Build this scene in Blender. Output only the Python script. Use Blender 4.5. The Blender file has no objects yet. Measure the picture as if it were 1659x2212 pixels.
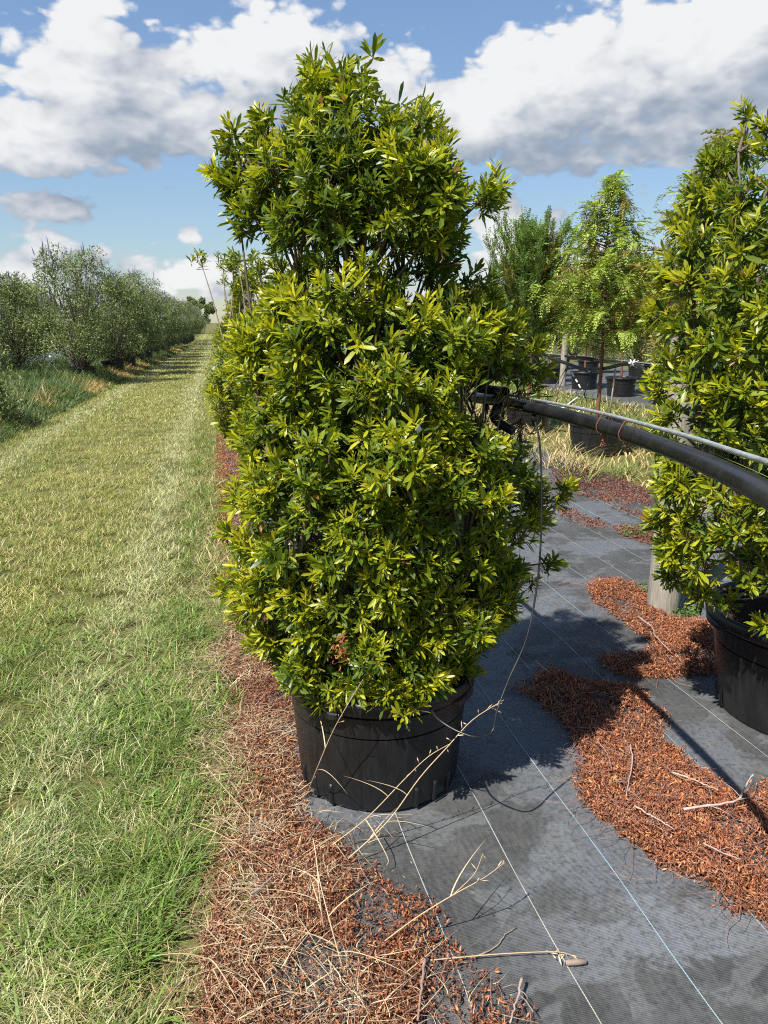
import bpy, math, random
import numpy as np
from mathutils import Vector, Matrix
rng = np.random.default_rng(11); random.seed(5)
scene = bpy.context.scene
COL = scene.collection

# ------------------------------------------------------------------ camera
FPX, CX, CY, CAMH = 1662.0, 829.5, 1106.0, 1.70      # measured on a 1659 x 2212 view of the photograph
PITCH = math.radians(13.825); PSI = math.radians(12.022)
cam_d = bpy.data.cameras.new('camera'); cam = bpy.data.objects.new('camera', cam_d); COL.objects.link(cam)
cam.location = (0, 0, CAMH); cam.rotation_euler = (math.pi/2 - PITCH, 0, -PSI)
cam_d.sensor_fit = 'VERTICAL'; cam_d.sensor_height = 36.0; cam_d.lens = FPX/2212*36.0
cam_d.clip_start = 0.05; cam_d.clip_end = 5000
scene.camera = cam

# ------------------------------------------------------------------ light
SUN = Vector((-0.60, -0.45, 1.0)).normalized()       # direction towards the sun
SUN_STRENGTH = 4.4
SKY_STRENGTH = 0.105
scene.view_settings.view_transform = 'Standard'; scene.view_settings.look = 'None'
scene.view_settings.gamma = 1.0; scene.view_settings.use_curve_mapping = False
scene.view_settings.exposure = 0.95
sl = bpy.data.lights.new('sun', 'SUN'); sl.energy = SUN_STRENGTH; sl.angle = math.radians(0.53); sl.color = (1.0, 0.955, 0.87)
so = bpy.data.objects.new('sun', sl); COL.objects.link(so); so.location = (-6, -4.5, 10)
so.rotation_euler = SUN.to_track_quat('Z', 'Y').to_euler()
scene.render.engine = 'CYCLES'
scene.cycles.use_denoising = False
scene.cycles.filter_width = 1.1
scene.cycles.max_bounces = 8; scene.cycles.diffuse_bounces = 4; scene.cycles.transmission_bounces = 5; scene.cycles.glossy_bounces = 3
scene.cycles.transparent_max_bounces = 4
scene.cycles.sample_clamp_indirect = 8.0

class NT:
    """small helper for node trees"""
    def __init__(s, tree): s.t = tree
    def n(s, kind, **kw):
        nd = s.t.nodes.new(kind)
        for k, v in kw.items(): setattr(nd, k, v)
        return nd
    def put(s, sock, v):
        if hasattr(v, 'is_output') or isinstance(v, bpy.types.NodeSocket): s.t.links.new(v, sock)
        else: sock.default_value = v
    def m(s, op, a, b=0.0, c=0.0, clamp=False):
        nd = s.n('ShaderNodeMath', operation=op, use_clamp=clamp)
        s.put(nd.inputs[0], a); s.put(nd.inputs[1], b)
        if op in ('MULTIPLY_ADD', 'COMPARE', 'SMOOTH_MIN', 'SMOOTH_MAX'): s.put(nd.inputs[2], c)
        return nd.outputs[0]
    def v(s, op, a, b=(0, 0, 0)):
        nd = s.n('ShaderNodeVectorMath', operation=op)
        s.put(nd.inputs[0], a)
        if op not in ('LENGTH', 'NORMALIZE'): s.put(nd.inputs[1], b)
        return nd.outputs['Value'] if op in ('LENGTH', 'DOT_PRODUCT') else nd.outputs[0]
    def rng(s, val, a, b, c=0.0, d=1.0, smooth=False):
        nd = s.n('ShaderNodeMapRange', interpolation_type='SMOOTHSTEP' if smooth else 'LINEAR')
        s.put(nd.inputs[0], val)
        for i, x in enumerate((a, b, c, d)): s.put(nd.inputs[1+i], x)
        return nd.outputs[0]
    def mix(s, f, a, b, mode='MIX'):
        nd = s.n('ShaderNodeMix', data_type='RGBA', blend_type=mode)
        s.put(nd.inputs[0], f); s.put(nd.inputs[6], a); s.put(nd.inputs[7], b)
        return nd.outputs[2]
    def noise(s, vec, scale, detail=4.0, rough=0.55, dist=0.0):
        nd = s.n('ShaderNodeTexNoise')
        if vec is not None: s.put(nd.inputs['Vector'], vec)
        nd.inputs['Scale'].default_value = scale; nd.inputs['Detail'].default_value = detail
        nd.inputs['Roughness'].default_value = rough; nd.inputs['Distortion'].default_value = dist
        return nd.outputs['Fac']

def c4(c): return (c[0], c[1], c[2], 1.0)

# world: Nishita sky with cumulus clouds as a function of direction
world = bpy.data.worlds.new('World'); scene.world = world; world.use_nodes = True
wt = world.node_tree; wt.nodes.clear(); W = NT(wt)
sky = W.n('ShaderNodeTexSky', sky_type='NISHITA'); sky.sun_disc = False
sky.sun_elevation = math.asin(SUN.z); sky.sun_rotation = math.atan2(SUN.x, SUN.y)
sky.altitude = 0.0; sky.air_density = 1.0; sky.dust_density = 0.35; sky.ozone_density = 3.0
# cloud banks: (azimuth from +Y towards +X, elevation, half width, half height) in degrees, weight
def d2ae(x, y):
    u = (x-CX)/FPX; v = (y-CY)/FPX
    f = np.array([math.sin(PSI)*math.cos(PITCH), math.cos(PSI)*math.cos(PITCH), -math.sin(PITCH)])
    r = np.array([math.cos(PSI), -math.sin(PSI), 0]); dn = np.array([-math.sin(PSI)*math.sin(PITCH), -math.cos(PSI)*math.sin(PITCH), -math.cos(PITCH)])
    q = f+u*r+v*dn
    return math.atan2(q[0], q[1]), math.atan2(q[2], math.hypot(q[0], q[1]))
clouds = [  # photo x, y, rx, ry (px), weight
    (250, 170, 260, 120, 1.0), (560, 130, 220, 110, 1.0), (200, 60, 110, 110, .9), (120, 290, 260, 90, 1.0), (420, 270, 260, 90, 1.0),
    (60, 90, 60, 60, .5), (800, 170, 180, 110, .9), (1010, 260, 220, 110, 1.0), (1250, 210, 260, 150, 1.1), (1500, 130, 260, 150, 1.1),
    (1130, 120, 130, 80, .9), (1480, 280, 280, 90, 1.0), (1250, 330, 230, 70, .9), (920, 20, 80, 30, .35), (1640, 200, 160, 160, .8),
    (110, 455, 170, 50, .9), (380, 405, 80, 45, .55), (150, 550, 210, 45, .9), (410, 500, 45, 55, .9), (470, 590, 190, 55, 1.0), (650, 600, 180, 60, .9),
    (1060, 470, 110, 70, 1.0), (1090, 560, 150, 80, 1.0), (1190, 480, 40, 45, .8), (1280, 590, 150, 70, .9), (1450, 600, 160, 60, .8), (880, 560, 160, 70, .8), (330, 640, 260, 30, .8), (90, 590, 260, 40, .95), (760, 640, 420, 40, .9), (1250, 645, 420, 40, .9), (60, 510, 150, 40, .8)]
grp = bpy.data.node_groups.new('cloud_field', 'ShaderNodeTree')
grp.interface.new_socket('Vector', in_out='INPUT', socket_type='NodeSocketVector')
grp.interface.new_socket('Field', in_out='OUTPUT', socket_type='NodeSocketFloat')
G = NT(grp); gi = G.n('NodeGroupInput'); go = G.n('NodeGroupOutput')
d = G.v('NORMALIZE', gi.outputs[0])
sep = G.n('ShaderNodeSeparateXYZ'); G.put(sep.inputs[0], d)
az = G.m('ARCTAN2', sep.outputs[0], sep.outputs[1]); el = G.m('ARCSINE', sep.outputs[2])
comb = G.n('ShaderNodeCombineXYZ'); G.put(comb.inputs[0], az); G.put(comb.inputs[1], el)
acc = None
for (x, y, rx, ry, w) in clouds:
    a, e = d2ae(x, y)
    q = G.v('SUBTRACT', comb.outputs[0], (a, e, 0))
    q = G.v('MULTIPLY', q, (FPX/rx*.97, FPX/ry*.97, 0))
    l = G.v('DOT_PRODUCT', q, q)
    g_ = G.m('MULTIPLY', G.m('EXPONENT', G.m('MULTIPLY', l, -0.75)), w*1.12)
    acc = g_ if acc is None else G.m('SMOOTH_MAX', acc, g_, 0.25)
stretch = G.v('MULTIPLY', d, (1.0, 1.0, 1.7))
n1 = G.noise(stretch, 5.5, 12.0, 0.57, 0.25)
n2 = G.noise(stretch, 17.0, 9.0, 0.62, 0.35)
wn = G.n('ShaderNodeTexNoise'); G.put(wn.inputs['Vector'], stretch); wn.inputs['Scale'].default_value = 16.0; wn.inputs['Detail'].default_value = 3.0
wob = G.v('ADD', stretch, G.v('MULTIPLY', G.v('SUBTRACT', wn.outputs['Color'], (.5, .5, .5)), (.05, .05, .05)))
vo2 = G.n('ShaderNodeTexVoronoi', feature='SMOOTH_F1'); G.put(vo2.inputs['Vector'], wob); vo2.inputs['Scale'].default_value = 62.0; vo2.inputs['Smoothness'].default_value = 0.4
vor = G.n('ShaderNodeTexVoronoi', feature='SMOOTH_F1'); G.put(vor.inputs['Vector'], wob); vor.inputs['Scale'].default_value = 26.0; vor.inputs['Smoothness'].default_value = 0.6
f = G.m('ADD', G.m('MULTIPLY', G.m('SUBTRACT', n1, 0.5), 1.05), G.m('MULTIPLY', G.m('SUBTRACT', n2, 0.5), 0.45))
f = G.m('ADD', f, G.m('MULTIPLY', G.m('SUBTRACT', 0.42, vor.outputs['Distance']), 0.42))
f = G.m('ADD', f, G.m('MULTIPLY', G.m('SUBTRACT', 0.42, vo2.outputs['Distance']), 0.20))
beyond = G.rng(G.v('DOT_PRODUCT', d, (math.sin(PSI)*math.cos(PITCH), math.cos(PSI)*math.cos(PITCH), -math.sin(PITCH))), .76, .62, 0, .46)
f = G.m('ADD', f, G.m('SUBTRACT', G.m('MAXIMUM', acc, beyond), 0.69))
G.put(go.inputs[0], f)
tc = W.n('ShaderNodeTexCoord')
def field(vec):
    g = W.n('ShaderNodeGroup'); g.node_tree = grp; W.put(g.inputs[0], vec); return g.outputs[0]
dirv = tc.outputs['Generated']
f0 = field(dirv)
f2 = field(W.v('ADD', dirv, (-0.035, 0.0, 0.062)))
mask = W.rng(f0, -0.04, 0.13, 0, 1, True)
lit = W.m('MULTIPLY', W.m('SUBTRACT', f0, f2), 0.95)
lit = W.m('ADD', lit, 0.51)
lit = W.m('SUBTRACT', lit, W.m('MULTIPLY', W.rng(f0, 0.25, 0.9, 0, 1), 0.18), clamp=True)
ccol = W.mix(W.rng(lit, 0.05, 1.12, 0, 1, True), (0.34, 0.41, 0.52, 1), (1.0, 1.0, 1.0, 1))
# the haze near the horizon is brighter than a phone records: roll the sky's brightness off, hue kept
bw = W.n('ShaderNodeRGBToBW'); W.put(bw.inputs[0], sky.outputs[0])
roll = W.m('DIVIDE', 1.0, W.m('ADD', 1.0, W.m('MULTIPLY', bw.outputs[0], SKY_STRENGTH*1.35)))
bg1 = W.n('ShaderNodeBackground'); sc0 = W.n('ShaderNodeVectorMath', operation='SCALE'); W.put(sc0.inputs[0], sky.outputs[0]); W.put(sc0.inputs['Scale'], roll); W.put(bg1.inputs[0], sc0.outputs[0]); bg1.inputs[1].default_value = SKY_STRENGTH
bg2 = W.n('ShaderNodeBackground'); W.put(bg2.inputs[0], ccol); bg2.inputs[1].default_value = 0.48
sepw = W.n('ShaderNodeSeparateXYZ'); W.put(sepw.inputs[0], dirv)
mask = W.m('MULTIPLY', mask, W.rng(sepw.outputs[2], -0.01, 0.02, 0, 1))
mx = W.n('ShaderNodeMixShader'); W.put(mx.inputs[0], W.m('MULTIPLY', mask, 0.97)); W.put(mx.inputs[1], bg1.outputs[0]); W.put(mx.inputs[2], bg2.outputs[0])
wo = W.n('ShaderNodeOutputWorld'); W.put(wo.inputs[0], mx.outputs[0])
world.cycles.sampling_method = 'MANUAL'; world.cycles.sample_map_resolution = 512

# ------------------------------------------------------------------ pixel -> place helpers
_f = np.array([math.sin(PSI)*math.cos(PITCH), math.cos(PSI)*math.cos(PITCH), -math.sin(PITCH)])
_r = np.array([math.cos(PSI), -math.sin(PSI), 0.0])
_d = np.array([-math.sin(PSI)*math.sin(PITCH), -math.cos(PSI)*math.sin(PITCH), -math.cos(PITCH)])
EYE = np.array([0, 0, CAMH])
def ray(x, y): return _f + (x-CX)/FPX*_r + (y-CY)/FPX*_d
def gpx(x, y, z=0.0):
    q = ray(x, y); return EYE + (z-CAMH)/q[2]*q
def gdepth(x, y, z=0.0): return (z-CAMH)/ray(x, y)[2]
def at(x, y, t): return EYE + t*ray(x, y)
NH = np.array([math.sin(PSI), math.cos(PSI), 0.0])
def plane_t(x, y, axis):                       # depth where the ray crosses the upright plane through an axis
    return (axis[0]*NH[0]+axis[1]*NH[1])/(ray(x, y) @ NH)

# ------------------------------------------------------------------ mesh helpers
class Acc:
    def __init__(s): s.v = []; s.f = {}; s.c = []; s.n = 0
    def add(s, v, faces, col=(1, 1, 1)):
        v = np.asarray(v, float).reshape(-1, 3); N = len(v)
        s.v.append(v)
        col = np.asarray(col, float)
        s.c.append(np.broadcast_to(col, (N, 3)) if col.ndim == 1 else col)
        fl = faces if isinstance(faces, list) and len(faces) and isinstance(faces[0], np.ndarray) and faces[0].ndim == 2 else [np.asarray(faces)]
        for fa in fl:
            if len(fa): s.f.setdefault(fa.shape[1], []).append(fa+s.n)
        s.n += N
    def mesh(s, name, mat, smooth=True):
        me = bpy.data.meshes.new(name)
        V = np.concatenate(s.v); C = np.concatenate(s.c)
        loops = []; starts = []; tot = 0
        for k, L in s.f.items():
            A = np.concatenate(L); loops.append(A.ravel()); starts.append(tot+np.arange(len(A))*k); tot += A.size
        loops = np.concatenate(loops).astype(np.int32); starts = np.concatenate(starts).astype(np.int32)
        me.vertices.add(len(V)); me.vertices.foreach_set('co', V.astype(np.float32).ravel())
        me.loops.add(len(loops)); me.loops.foreach_set('vertex_index', loops)
        me.polygons.add(len(starts)); me.polygons.foreach_set('loop_start', starts)
        at_ = me.color_attributes.new('Col', 'FLOAT_COLOR', 'POINT')
        at_.data.foreach_set('color', np.c_[C, np.ones(len(C))].astype(np.float32).ravel())
        me.update(calc_edges=True)
        me.polygons.foreach_set('use_smooth', np.full(len(starts), smooth))
        me.materials.append(mat)
        me.validate()
        return me
    def obj(s, name, mat, parent=None, smooth=True):
        o = bpy.data.objects.new(name, s.mesh(name, mat, smooth)); COL.objects.link(o)
        if parent is not None: o.parent = parent
        return o
def tag(o, label, cat=None, group=None, kind=None):
    if label: o['label'] = label
    if cat: o['category'] = cat
    if group: o['group'] = group
    if kind: o['kind'] = kind
    return o
def empty(name, loc, label, cat, group=None, rz=0, sc=1.0):
    o = bpy.data.objects.new(name, None); COL.objects.link(o); o.location = loc; o.rotation_euler = (0, 0, rz); o.scale = (sc, sc, sc)
    o.empty_display_size = 0.1
    return tag(o, label, cat, group)
def copy_tree(root, loc, rz, sc, label, group=None):
    def cp(o, par):
        c = o.copy(); COL.objects.link(c); c.parent = par
        for ch in o.children: cp(ch, c)
        return c
    r = cp(root, None); r.location = loc; r.rotation_euler = (0, 0, rz); r.scale = sc if isinstance(sc, tuple) else (sc, sc, sc)
    r['label'] = label
    if group: r['group'] = group
    return r

def nrm(a): return a/np.maximum(np.linalg.norm(a, axis=-1, keepdims=True), 1e-9)
def hash2(ix, iy, seed):
    h = (ix.astype(np.int64)*374761393 + iy.astype(np.int64)*668265263 + seed*974711) & 0x7fffffff
    h = ((h ^ (h >> 13))*1274126177) & 0x7fffffff
    return ((h ^ (h >> 16)) & 0xffff)/65535.0
def vnoise(x, y, scale, seed=0):
    x = np.asarray(x, float)*scale; y = np.asarray(y, float)*scale
    ix = np.floor(x); iy = np.floor(y); fx = x-ix; fy = y-iy
    fx = fx*fx*(3-2*fx); fy = fy*fy*(3-2*fy)
    a = hash2(ix, iy, seed); b = hash2(ix+1, iy, seed); c = hash2(ix, iy+1, seed); d_ = hash2(ix+1, iy+1, seed)
    return (a*(1-fx)+b*fx)*(1-fy)+(c*(1-fx)+d_*fx)*fy
def fbm(x, y, scale, seed=0, oct=4):
    s = 0; amp = .5; tot = 0
    for k in range(oct):
        s = s+amp*vnoise(x, y, scale*2**k, seed+k*17); tot += amp; amp *= .5
    return s/tot
def sstep(x, a, b):
    t = np.clip((x-a)/(b-a), 0, 1); return t*t*(3-2*t)

def tube(pts, rad, sides=6, caps=True, hollow=False):
    pts = np.asarray(pts, float); n = len(pts); rad = np.broadcast_to(np.asarray(rad, float), (n,))
    tan = np.gradient(pts, axis=0); tan = nrm(tan)
    ref = np.array([0, 0, 1.0]) if abs(tan[0][2]) < .9 else np.array([1.0, 0, 0])
    u = nrm(np.cross(tan[0], ref)); U = []
    for i in range(n):
        u = u-(u@tan[i])*tan[i]; u = u/np.linalg.norm(u); U.append(u)
    U = np.array(U); Wv = np.cross(tan, U)
    ang = np.arange(sides)/sides*2*np.pi
    V = pts[:, None, :]+rad[:, None, None]*(np.cos(ang)[None, :, None]*U[:, None, :]+np.sin(ang)[None, :, None]*Wv[:, None, :])
    V = V.reshape(-1, 3)
    i = np.arange(n-1)[:, None]*sides; j = np.arange(sides)[None, :]; j2 = (j+1) % sides
    F = np.stack([i+j, i+j2, i+sides+j2, i+sides+j], -1).reshape(-1, 4)
    out = [F]
    if caps:
        V = np.vstack([V, pts[0], pts[-1]]); a = n*sides; b = a+1; jj = np.arange(sides); jk = (jj+1) % sides
        out.append(np.r_[np.stack([np.full(sides, a), jk, jj], -1), np.stack([np.full(sides, b), (n-1)*sides+jj, (n-1)*sides+jk], -1)])
    return V, out
def spline(P, n):                               # Catmull-Rom through the given points
    P = np.asarray(P, float)
    if len(P) < 3: return np.array([P[0]+(P[-1]-P[0])*t for t in np.linspace(0, 1, n)])
    Q = np.vstack([2*P[0]-P[1], P, 2*P[-1]-P[-2]]); out = []
    for s in np.linspace(0, len(P)-1-1e-6, n):
        k = int(s); t = s-k; a, b, c, d_ = Q[k:k+4]
        out.append(.5*((2*b)+(-a+c)*t+(2*a-5*b+4*c-d_)*t*t+(-a+3*b-3*c+d_)*t**3))
    return np.array(out)
def lathe(profile, seg=64, wob=None):
    P = np.asarray(profile, float); n = len(P); ang = np.arange(seg)/seg*2*np.pi
    R = P[:, 0][:, None]*np.ones(seg)[None]
    V = np.stack([R*np.cos(ang), R*np.sin(ang), P[:, 1][:, None]*np.ones(seg)[None]], -1).reshape(-1, 3)
    i = np.arange(n-1)[:, None]*seg; j = np.arange(seg)[None]; j2 = (j+1) % seg
    return V, np.stack([i+j, i+j2, i+seg+j2, i+seg+j], -1).reshape(-1, 4)
def lathe_sharp(profile, seg=64):
    V, F, n = [], [], 0
    for a_, b_ in zip(profile[:-1], profile[1:]):
        v, f_ = lathe([a_, b_], seg); V.append(v); F.append(f_+n); n += len(v)
    return np.concatenate(V), np.concatenate(F)
def instance(acc, tv, tf, M, O, cols):
    """bake N copies of a template: M (N,3,3) columns = local axes, O (N,3), cols (N,3)"""
    N = len(O); K = len(tv)
    V = np.einsum('nij,kj->nki', M, tv)+O[:, None, :]
    fl = tf if isinstance(tf, list) else [tf]
    F = [(fa[None]+(np.arange(N)*K)[:, None, None]).reshape(-1, fa.shape[1]) for fa in fl]
    acc.add(V.reshape(-1, 3), F, np.repeat(cols, K, axis=0))

# ------------------------------------------------------------------ materials
def material(name):
    m = bpy.data.materials.new(name); m.use_nodes = True; m.node_tree.nodes.clear(); return m, NT(m.node_tree)
def finish(T, shader, disp=None):
    o = T.n('ShaderNodeOutputMaterial'); T.put(o.inputs[0], shader)
def principled(T, color, rough=0.6, spec=0.5, normal=None, **kw):
    p = T.n('ShaderNodeBsdfPrincipled'); T.put(p.inputs['Base Color'], color); T.put(p.inputs['Roughness'], rough); T.put(p.inputs['Specular IOR Level'], spec)
    if normal is not None: T.put(p.inputs['Normal'], normal)
    for k, v in kw.items(): T.put(p.inputs[k], v)
    return p.outputs[0]
def bump(T, h, strength=0.5, dist=0.01):
    b = T.n('ShaderNodeBump'); b.inputs['Strength'].default_value = strength; b.inputs['Distance'].default_value = dist; T.put(b.inputs['Height'], h); return b.outputs[0]
def colattr(T): return T.n('ShaderNodeVertexColor', layer_name='Col').outputs[0]
def objco(T): return T.n('ShaderNodeTexCoord').outputs['Object']

def leafy(name, rough, spec, trans, tint=(1.25, 1.15, .45)):
    m, T = material(name); c = colattr(T)
    vn = T.noise(objco(T), 60, 2)
    c = T.mix(T.rng(vn, .3, .7, 0, .22), c, T.mix(1.0, c, (.6, .7, .5, 1), 'MULTIPLY'))
    p = principled(T, c, rough, spec)
    tr = T.n('ShaderNodeBsdfTranslucent'); T.put(tr.inputs[0], T.mix(1.0, c, c4(tint), 'MULTIPLY'))
    mx = T.n('ShaderNodeMixShader'); mx.inputs[0].default_value = trans
    T.put(mx.inputs[1], p); T.put(mx.inputs[2], tr.outputs[0]); finish(T, mx.outputs[0]); return m
M_LEAF = leafy('shrub_leaf', .38, .5, .42)
M_GRASS = leafy('grass_blade', .45, .40, .30, (1.15, 1.1, .6))
M_FAR = leafy('far_leaf', .6, .25, .25)
def vcol(name, rough, spec=0.25, scale=80, amt=.4):
    m, T = material(name); c = colattr(T)
    vn = T.noise(objco(T), scale, 4)
    c = T.mix(T.rng(vn, .3, .72, 0, amt), c, T.mix(1.0, c, (.45, .42, .4, 1), 'MULTIPLY'))
    finish(T, principled(T, c, rough, spec, bump(T, vn, .4, .004))); return m
M_LITTER = vcol('dead_leaf', .62, .3, 90, .45)
M_BARK = vcol('bark', .85, .15, 40, .6)
M_STRAW = vcol('straw', .6, .25, 120, .25)
M_SOIL = vcol('potting_soil', .95, .1, 60, .7)
M_METAL_RUST = vcol('rusty_wire', .8, .2, 300, .5)

m, T = material('black_plastic'); co = objco(T)
st = T.v('MULTIPLY', co, (9, 9, 1.2)); dust = T.noise(st, 5, 5, .6); sp = T.noise(co, 140, 2)
base = T.mix(T.rng(dust, .42, .75, 0, .55), (.009, .009, .010, 1), (.026, .026, .027, 1))
base = T.mix(T.rng(sp, .72, .78, 0, .25), base, (.14, .13, .11, 1))
finish(T, principled(T, base, T.rng(dust, .3, .8, .30, .55), .45, bump(T, T.noise(co, 30, 4), .12, .004))); M_POT = m
m, T = material('pipe_plastic'); co = objco(T)
dust = T.noise(co, 14, 5, .62); sc_ = T.noise(T.v('MULTIPLY', co, (60, 6, 60)), 6, 3)
base = T.mix(T.rng(dust, .45, .7, 0, .5), (.010, .010, .012, 1), (.034, .033, .033, 1))
base = T.mix(T.rng(sc_, .64, .72, 0, .22), base, (.13, .125, .12, 1))
finish(T, principled(T, base, T.rng(dust, .3, .8, .26, .5), .5)); M_PIPE = m
m, T = material('galvanised_steel'); co = objco(T)
finish(T, principled(T, T.mix(T.rng(T.noise(co, 60, 3), .35, .7), (.50, .53, .55, 1), (.32, .34, .35, 1)), .45, .5, None, Metallic=0.55)); M_STEEL = m
m, T = material('white_tape'); finish(T, principled(T, (.75, .75, .74, 1), .6, .3)); M_WHITE = m
m, T = material('weathered_post'); co = objco(T)
gr = T.noise(T.v('MULTIPLY', co, (22, 22, 1.6)), 3, 6, .65); kn = T.noise(co, 5, 3); wv = T.noise(T.v('MULTIPLY', co, (60, 60, 2.0)), 3, 2, .5)
base = T.mix(T.rng(gr, .3, .7), (.19, .17, .135, 1), (.42, .385, .32, 1))
base = T.mix(T.rng(kn, .52, .66, 0, .55), base, (.16, .17, .10, 1))
base = T.mix(T.rng(wv, .66, .74, 0, .7), base, (.07, .06, .05, 1))
finish(T, principled(T, base, .85, .2, bump(T, gr, .8, .012))); M_POST = m

# woven ground cover
m, T = material('woven_ground_cover'); co = T.n('ShaderNodeTexCoord').outputs['Object']
big = T.noise(co, 1.15, 6, .62, .5); med = T.noise(T.v('ADD', co, (7, 3, 0)), 4.2, 7, .66, .4); fine = T.noise(co, 55, 4, .7)
streak = T.noise(T.v('MULTIPLY', co, (26, 2.2, 1)), 2.5, 4, .6)
wv = T.n('ShaderNodeTexWave', wave_type='BANDS', bands_direction='Y'); T.put(wv.inputs['Vector'], co); wv.inputs['Scale'].default_value = 62; wv.inputs['Distortion'].default_value = 2.0; wv.inputs['Detail'].default_value = 2; wv.inputs['Detail Scale'].default_value = 5
wx = T.n('ShaderNodeTexWave', wave_type='BANDS', bands_direction='X'); T.put(wx.inputs['Vector'], co); wx.inputs['Scale'].default_value = 95; wx.inputs['Distortion'].default_value = 1.2
base = T.mix(T.rng(med, .36, .60), (.030, .031, .032, 1), (.072, .074, .076, 1))
base = T.mix(T.rng(big, .50, .555, 0, .8, True), base, (.135, .15, .175, 1))
sx = T.n('ShaderNodeSeparateXYZ'); T.put(sx.inputs[0], co)
bd = T.m('ABSOLUTE', T.m('SUBTRACT', T.m('ADD', sx.outputs[1], T.m('MULTIPLY', T.m('SUBTRACT', med, .5), .55)), T.m('MULTIPLY_ADD', sx.outputs[0], -.06, 1.72)))
base = T.mix(T.m('MULTIPLY', T.rng(bd, .085, .13, .85, 0, True), T.rng(sx.outputs[0], .6, 1.0)), base, (.17, .185, .21, 1))   # dried dust where a puddle stood
pat = T.noise(T.v('ADD', co, (1.7, 9.1, 0)), 5.5, 3, .5, .8)
base = T.mix(T.rng(pat, .55, .60, 0, .6), base, (.15, .16, .165, 1))
base = T.mix(T.rng(streak, .42, .68, 0, .55), base, (.11, .106, .098, 1))
base = T.mix(T.rng(fine, .48, .66, 0, .6), base, (.018, .018, .018, 1))
base = T.mix(T.m('MULTIPLY', T.m('MULTIPLY', wv.outputs['Fac'], wx.outputs['Fac']), .40), base, (.16, .165, .17, 1))
h = T.m('ADD', T.m('MULTIPLY', wv.outputs['Fac'], .6), T.m('MULTIPLY', wx.outputs['Fac'], .4))
h = T.m('ADD', h, T.m('MULTIPLY', fine, .5))
finish(T, principled(T, base, T.rng(big, .4, .62, .8, .55), .35, bump(T, h, .8, .0022))); M_FABRIC = m
m, T = material('marker_thread'); co = objco(T)
th = T.n('ShaderNodeTexWave', wave_type='BANDS', bands_direction='Y'); T.put(th.inputs['Vector'], co); th.inputs['Scale'].default_value = 34; th.inputs['Distortion'].default_value = 1.0
lc = T.mix(T.rng(T.noise(T.v('MULTIPLY', co, (3, .5, 1)), 1.3, 2), .42, .58), (.27, .42, .50, 1), (.45, .44, .37, 1))
lc = T.mix(T.rng(T.noise(co, 9, 3), .5, .75, 0, .5), lc, (.12, .13, .13, 1))
finish(T, principled(T, T.mix(T.m('MULTIPLY', th.outputs['Fac'], .45), lc, (.10, .14, .17, 1)), .6, .3)); M_LINE = m
# ground
m, T = material('soil_and_thatch'); co = objco(T)
a = T.noise(co, .9, 6, .6); b = T.noise(co, 18, 6, .7); c_ = T.noise(co, 120, 3, .7)
base = T.mix(T.rng(a, .35, .65), (.135, .135, .045, 1), (.20, .175, .075, 1))
base = T.mix(T.rng(b, .40, .65), base, (.085, .105, .028, 1))
base = T.mix(T.rng(c_, .5, .7, 0, .6), base, (.06, .045, .025, 1))
finish(T, principled(T, base, .95, .1, bump(T, T.m('ADD', b, c_), .6, .02))); M_GROUND = m

# ------------------------------------------------------------------ setting: ground and woven cover
def sheet(name, xs, ys, zf, mat, label=None):
    X, Y = np.meshgrid(xs, ys, indexing='xy'); Z = zf(X, Y)
    nx, ny = len(xs), len(ys); i = (np.arange(ny-1)[:, None]*nx+np.arange(nx-1)[None]).ravel()
    a = Acc(); a.add(np.stack([X, Y, Z], -1).reshape(-1, 3), np.stack([i, i+1, i+nx+1, i+nx], -1))
    o = a.obj(name, mat); tag(o, label, kind='structure'); return o
def groundz(x, y):
    near = np.exp(-((np.asarray(y)-3)/14)**2)
    return (fbm(x, y, 1.3, 3, 3)-.5)*.045*near*sstep(-np.asarray(x), .0, .5)
gx = np.r_[-3000, -900, -300, -100, -40, -18, np.arange(-9, 1.01, .16), np.arange(1.5, 13, 1.0), 20, 40, 100, 300, 900, 3000]
gy = np.r_[-300, -60, -10, np.arange(-2, 16, .2), np.arange(16, 60, 2.0), 70, 100, 160, 300, 700, 1500, 4000]
sheet('ground', gx, gy, groundz, M_GROUND, 'grassy soil of the nursery lane and field')
def matz(x, y):
    edge = sstep(np.asarray(x), .02, .35)
    return .012+edge*((fbm(x, y, 2.2, 9, 3)-.5)*.016+np.exp(-((np.asarray(x)-1.80-.02*np.sin(np.asarray(y)*3))/.035)**2)*.014*sstep(-np.asarray(y), -2.6, -1.9))
fx = np.arange(.02, 4.35, .06); fy = np.r_[np.arange(.4, 6, .06), np.arange(6, 14, .25), np.arange(14, 62, 2)]
weed_mat = sheet('weed_mat', fx, fy, matz, M_FABRIC, 'black woven ground cover under the potted shrubs')
for k in range(13):
    lx = .54+.305*k
    if k in (3, 4): pass
    ys = np.r_[np.arange(.4, 6, .04), np.arange(6, 14, .2), np.arange(14, 60, 1)]
    xs_ = lx+.006*np.sin(ys*1.3+k)+.004*np.sin(ys*5+k*2)
    w_ = np.where(ys < 6, .0015, np.where(ys < 14, .003, .005))
    zz = matz(xs_, ys)+.0035
    a = Acc(); n = len(ys); V = np.r_[np.c_[xs_-w_, ys, zz], np.c_[xs_+w_, ys, zz]]
    i = np.arange(n-1); a.add(V, np.stack([i, i+n, i+n+1, i+1], -1)); a.obj('marker_line', M_LINE, weed_mat)
a = Acc(); X, Y = np.meshgrid(np.linspace(-9.5, -5.6, 4), np.linspace(19, 62, 12)); i = (np.arange(11)[:, None]*4+np.arange(3)[None]).ravel()
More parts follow.
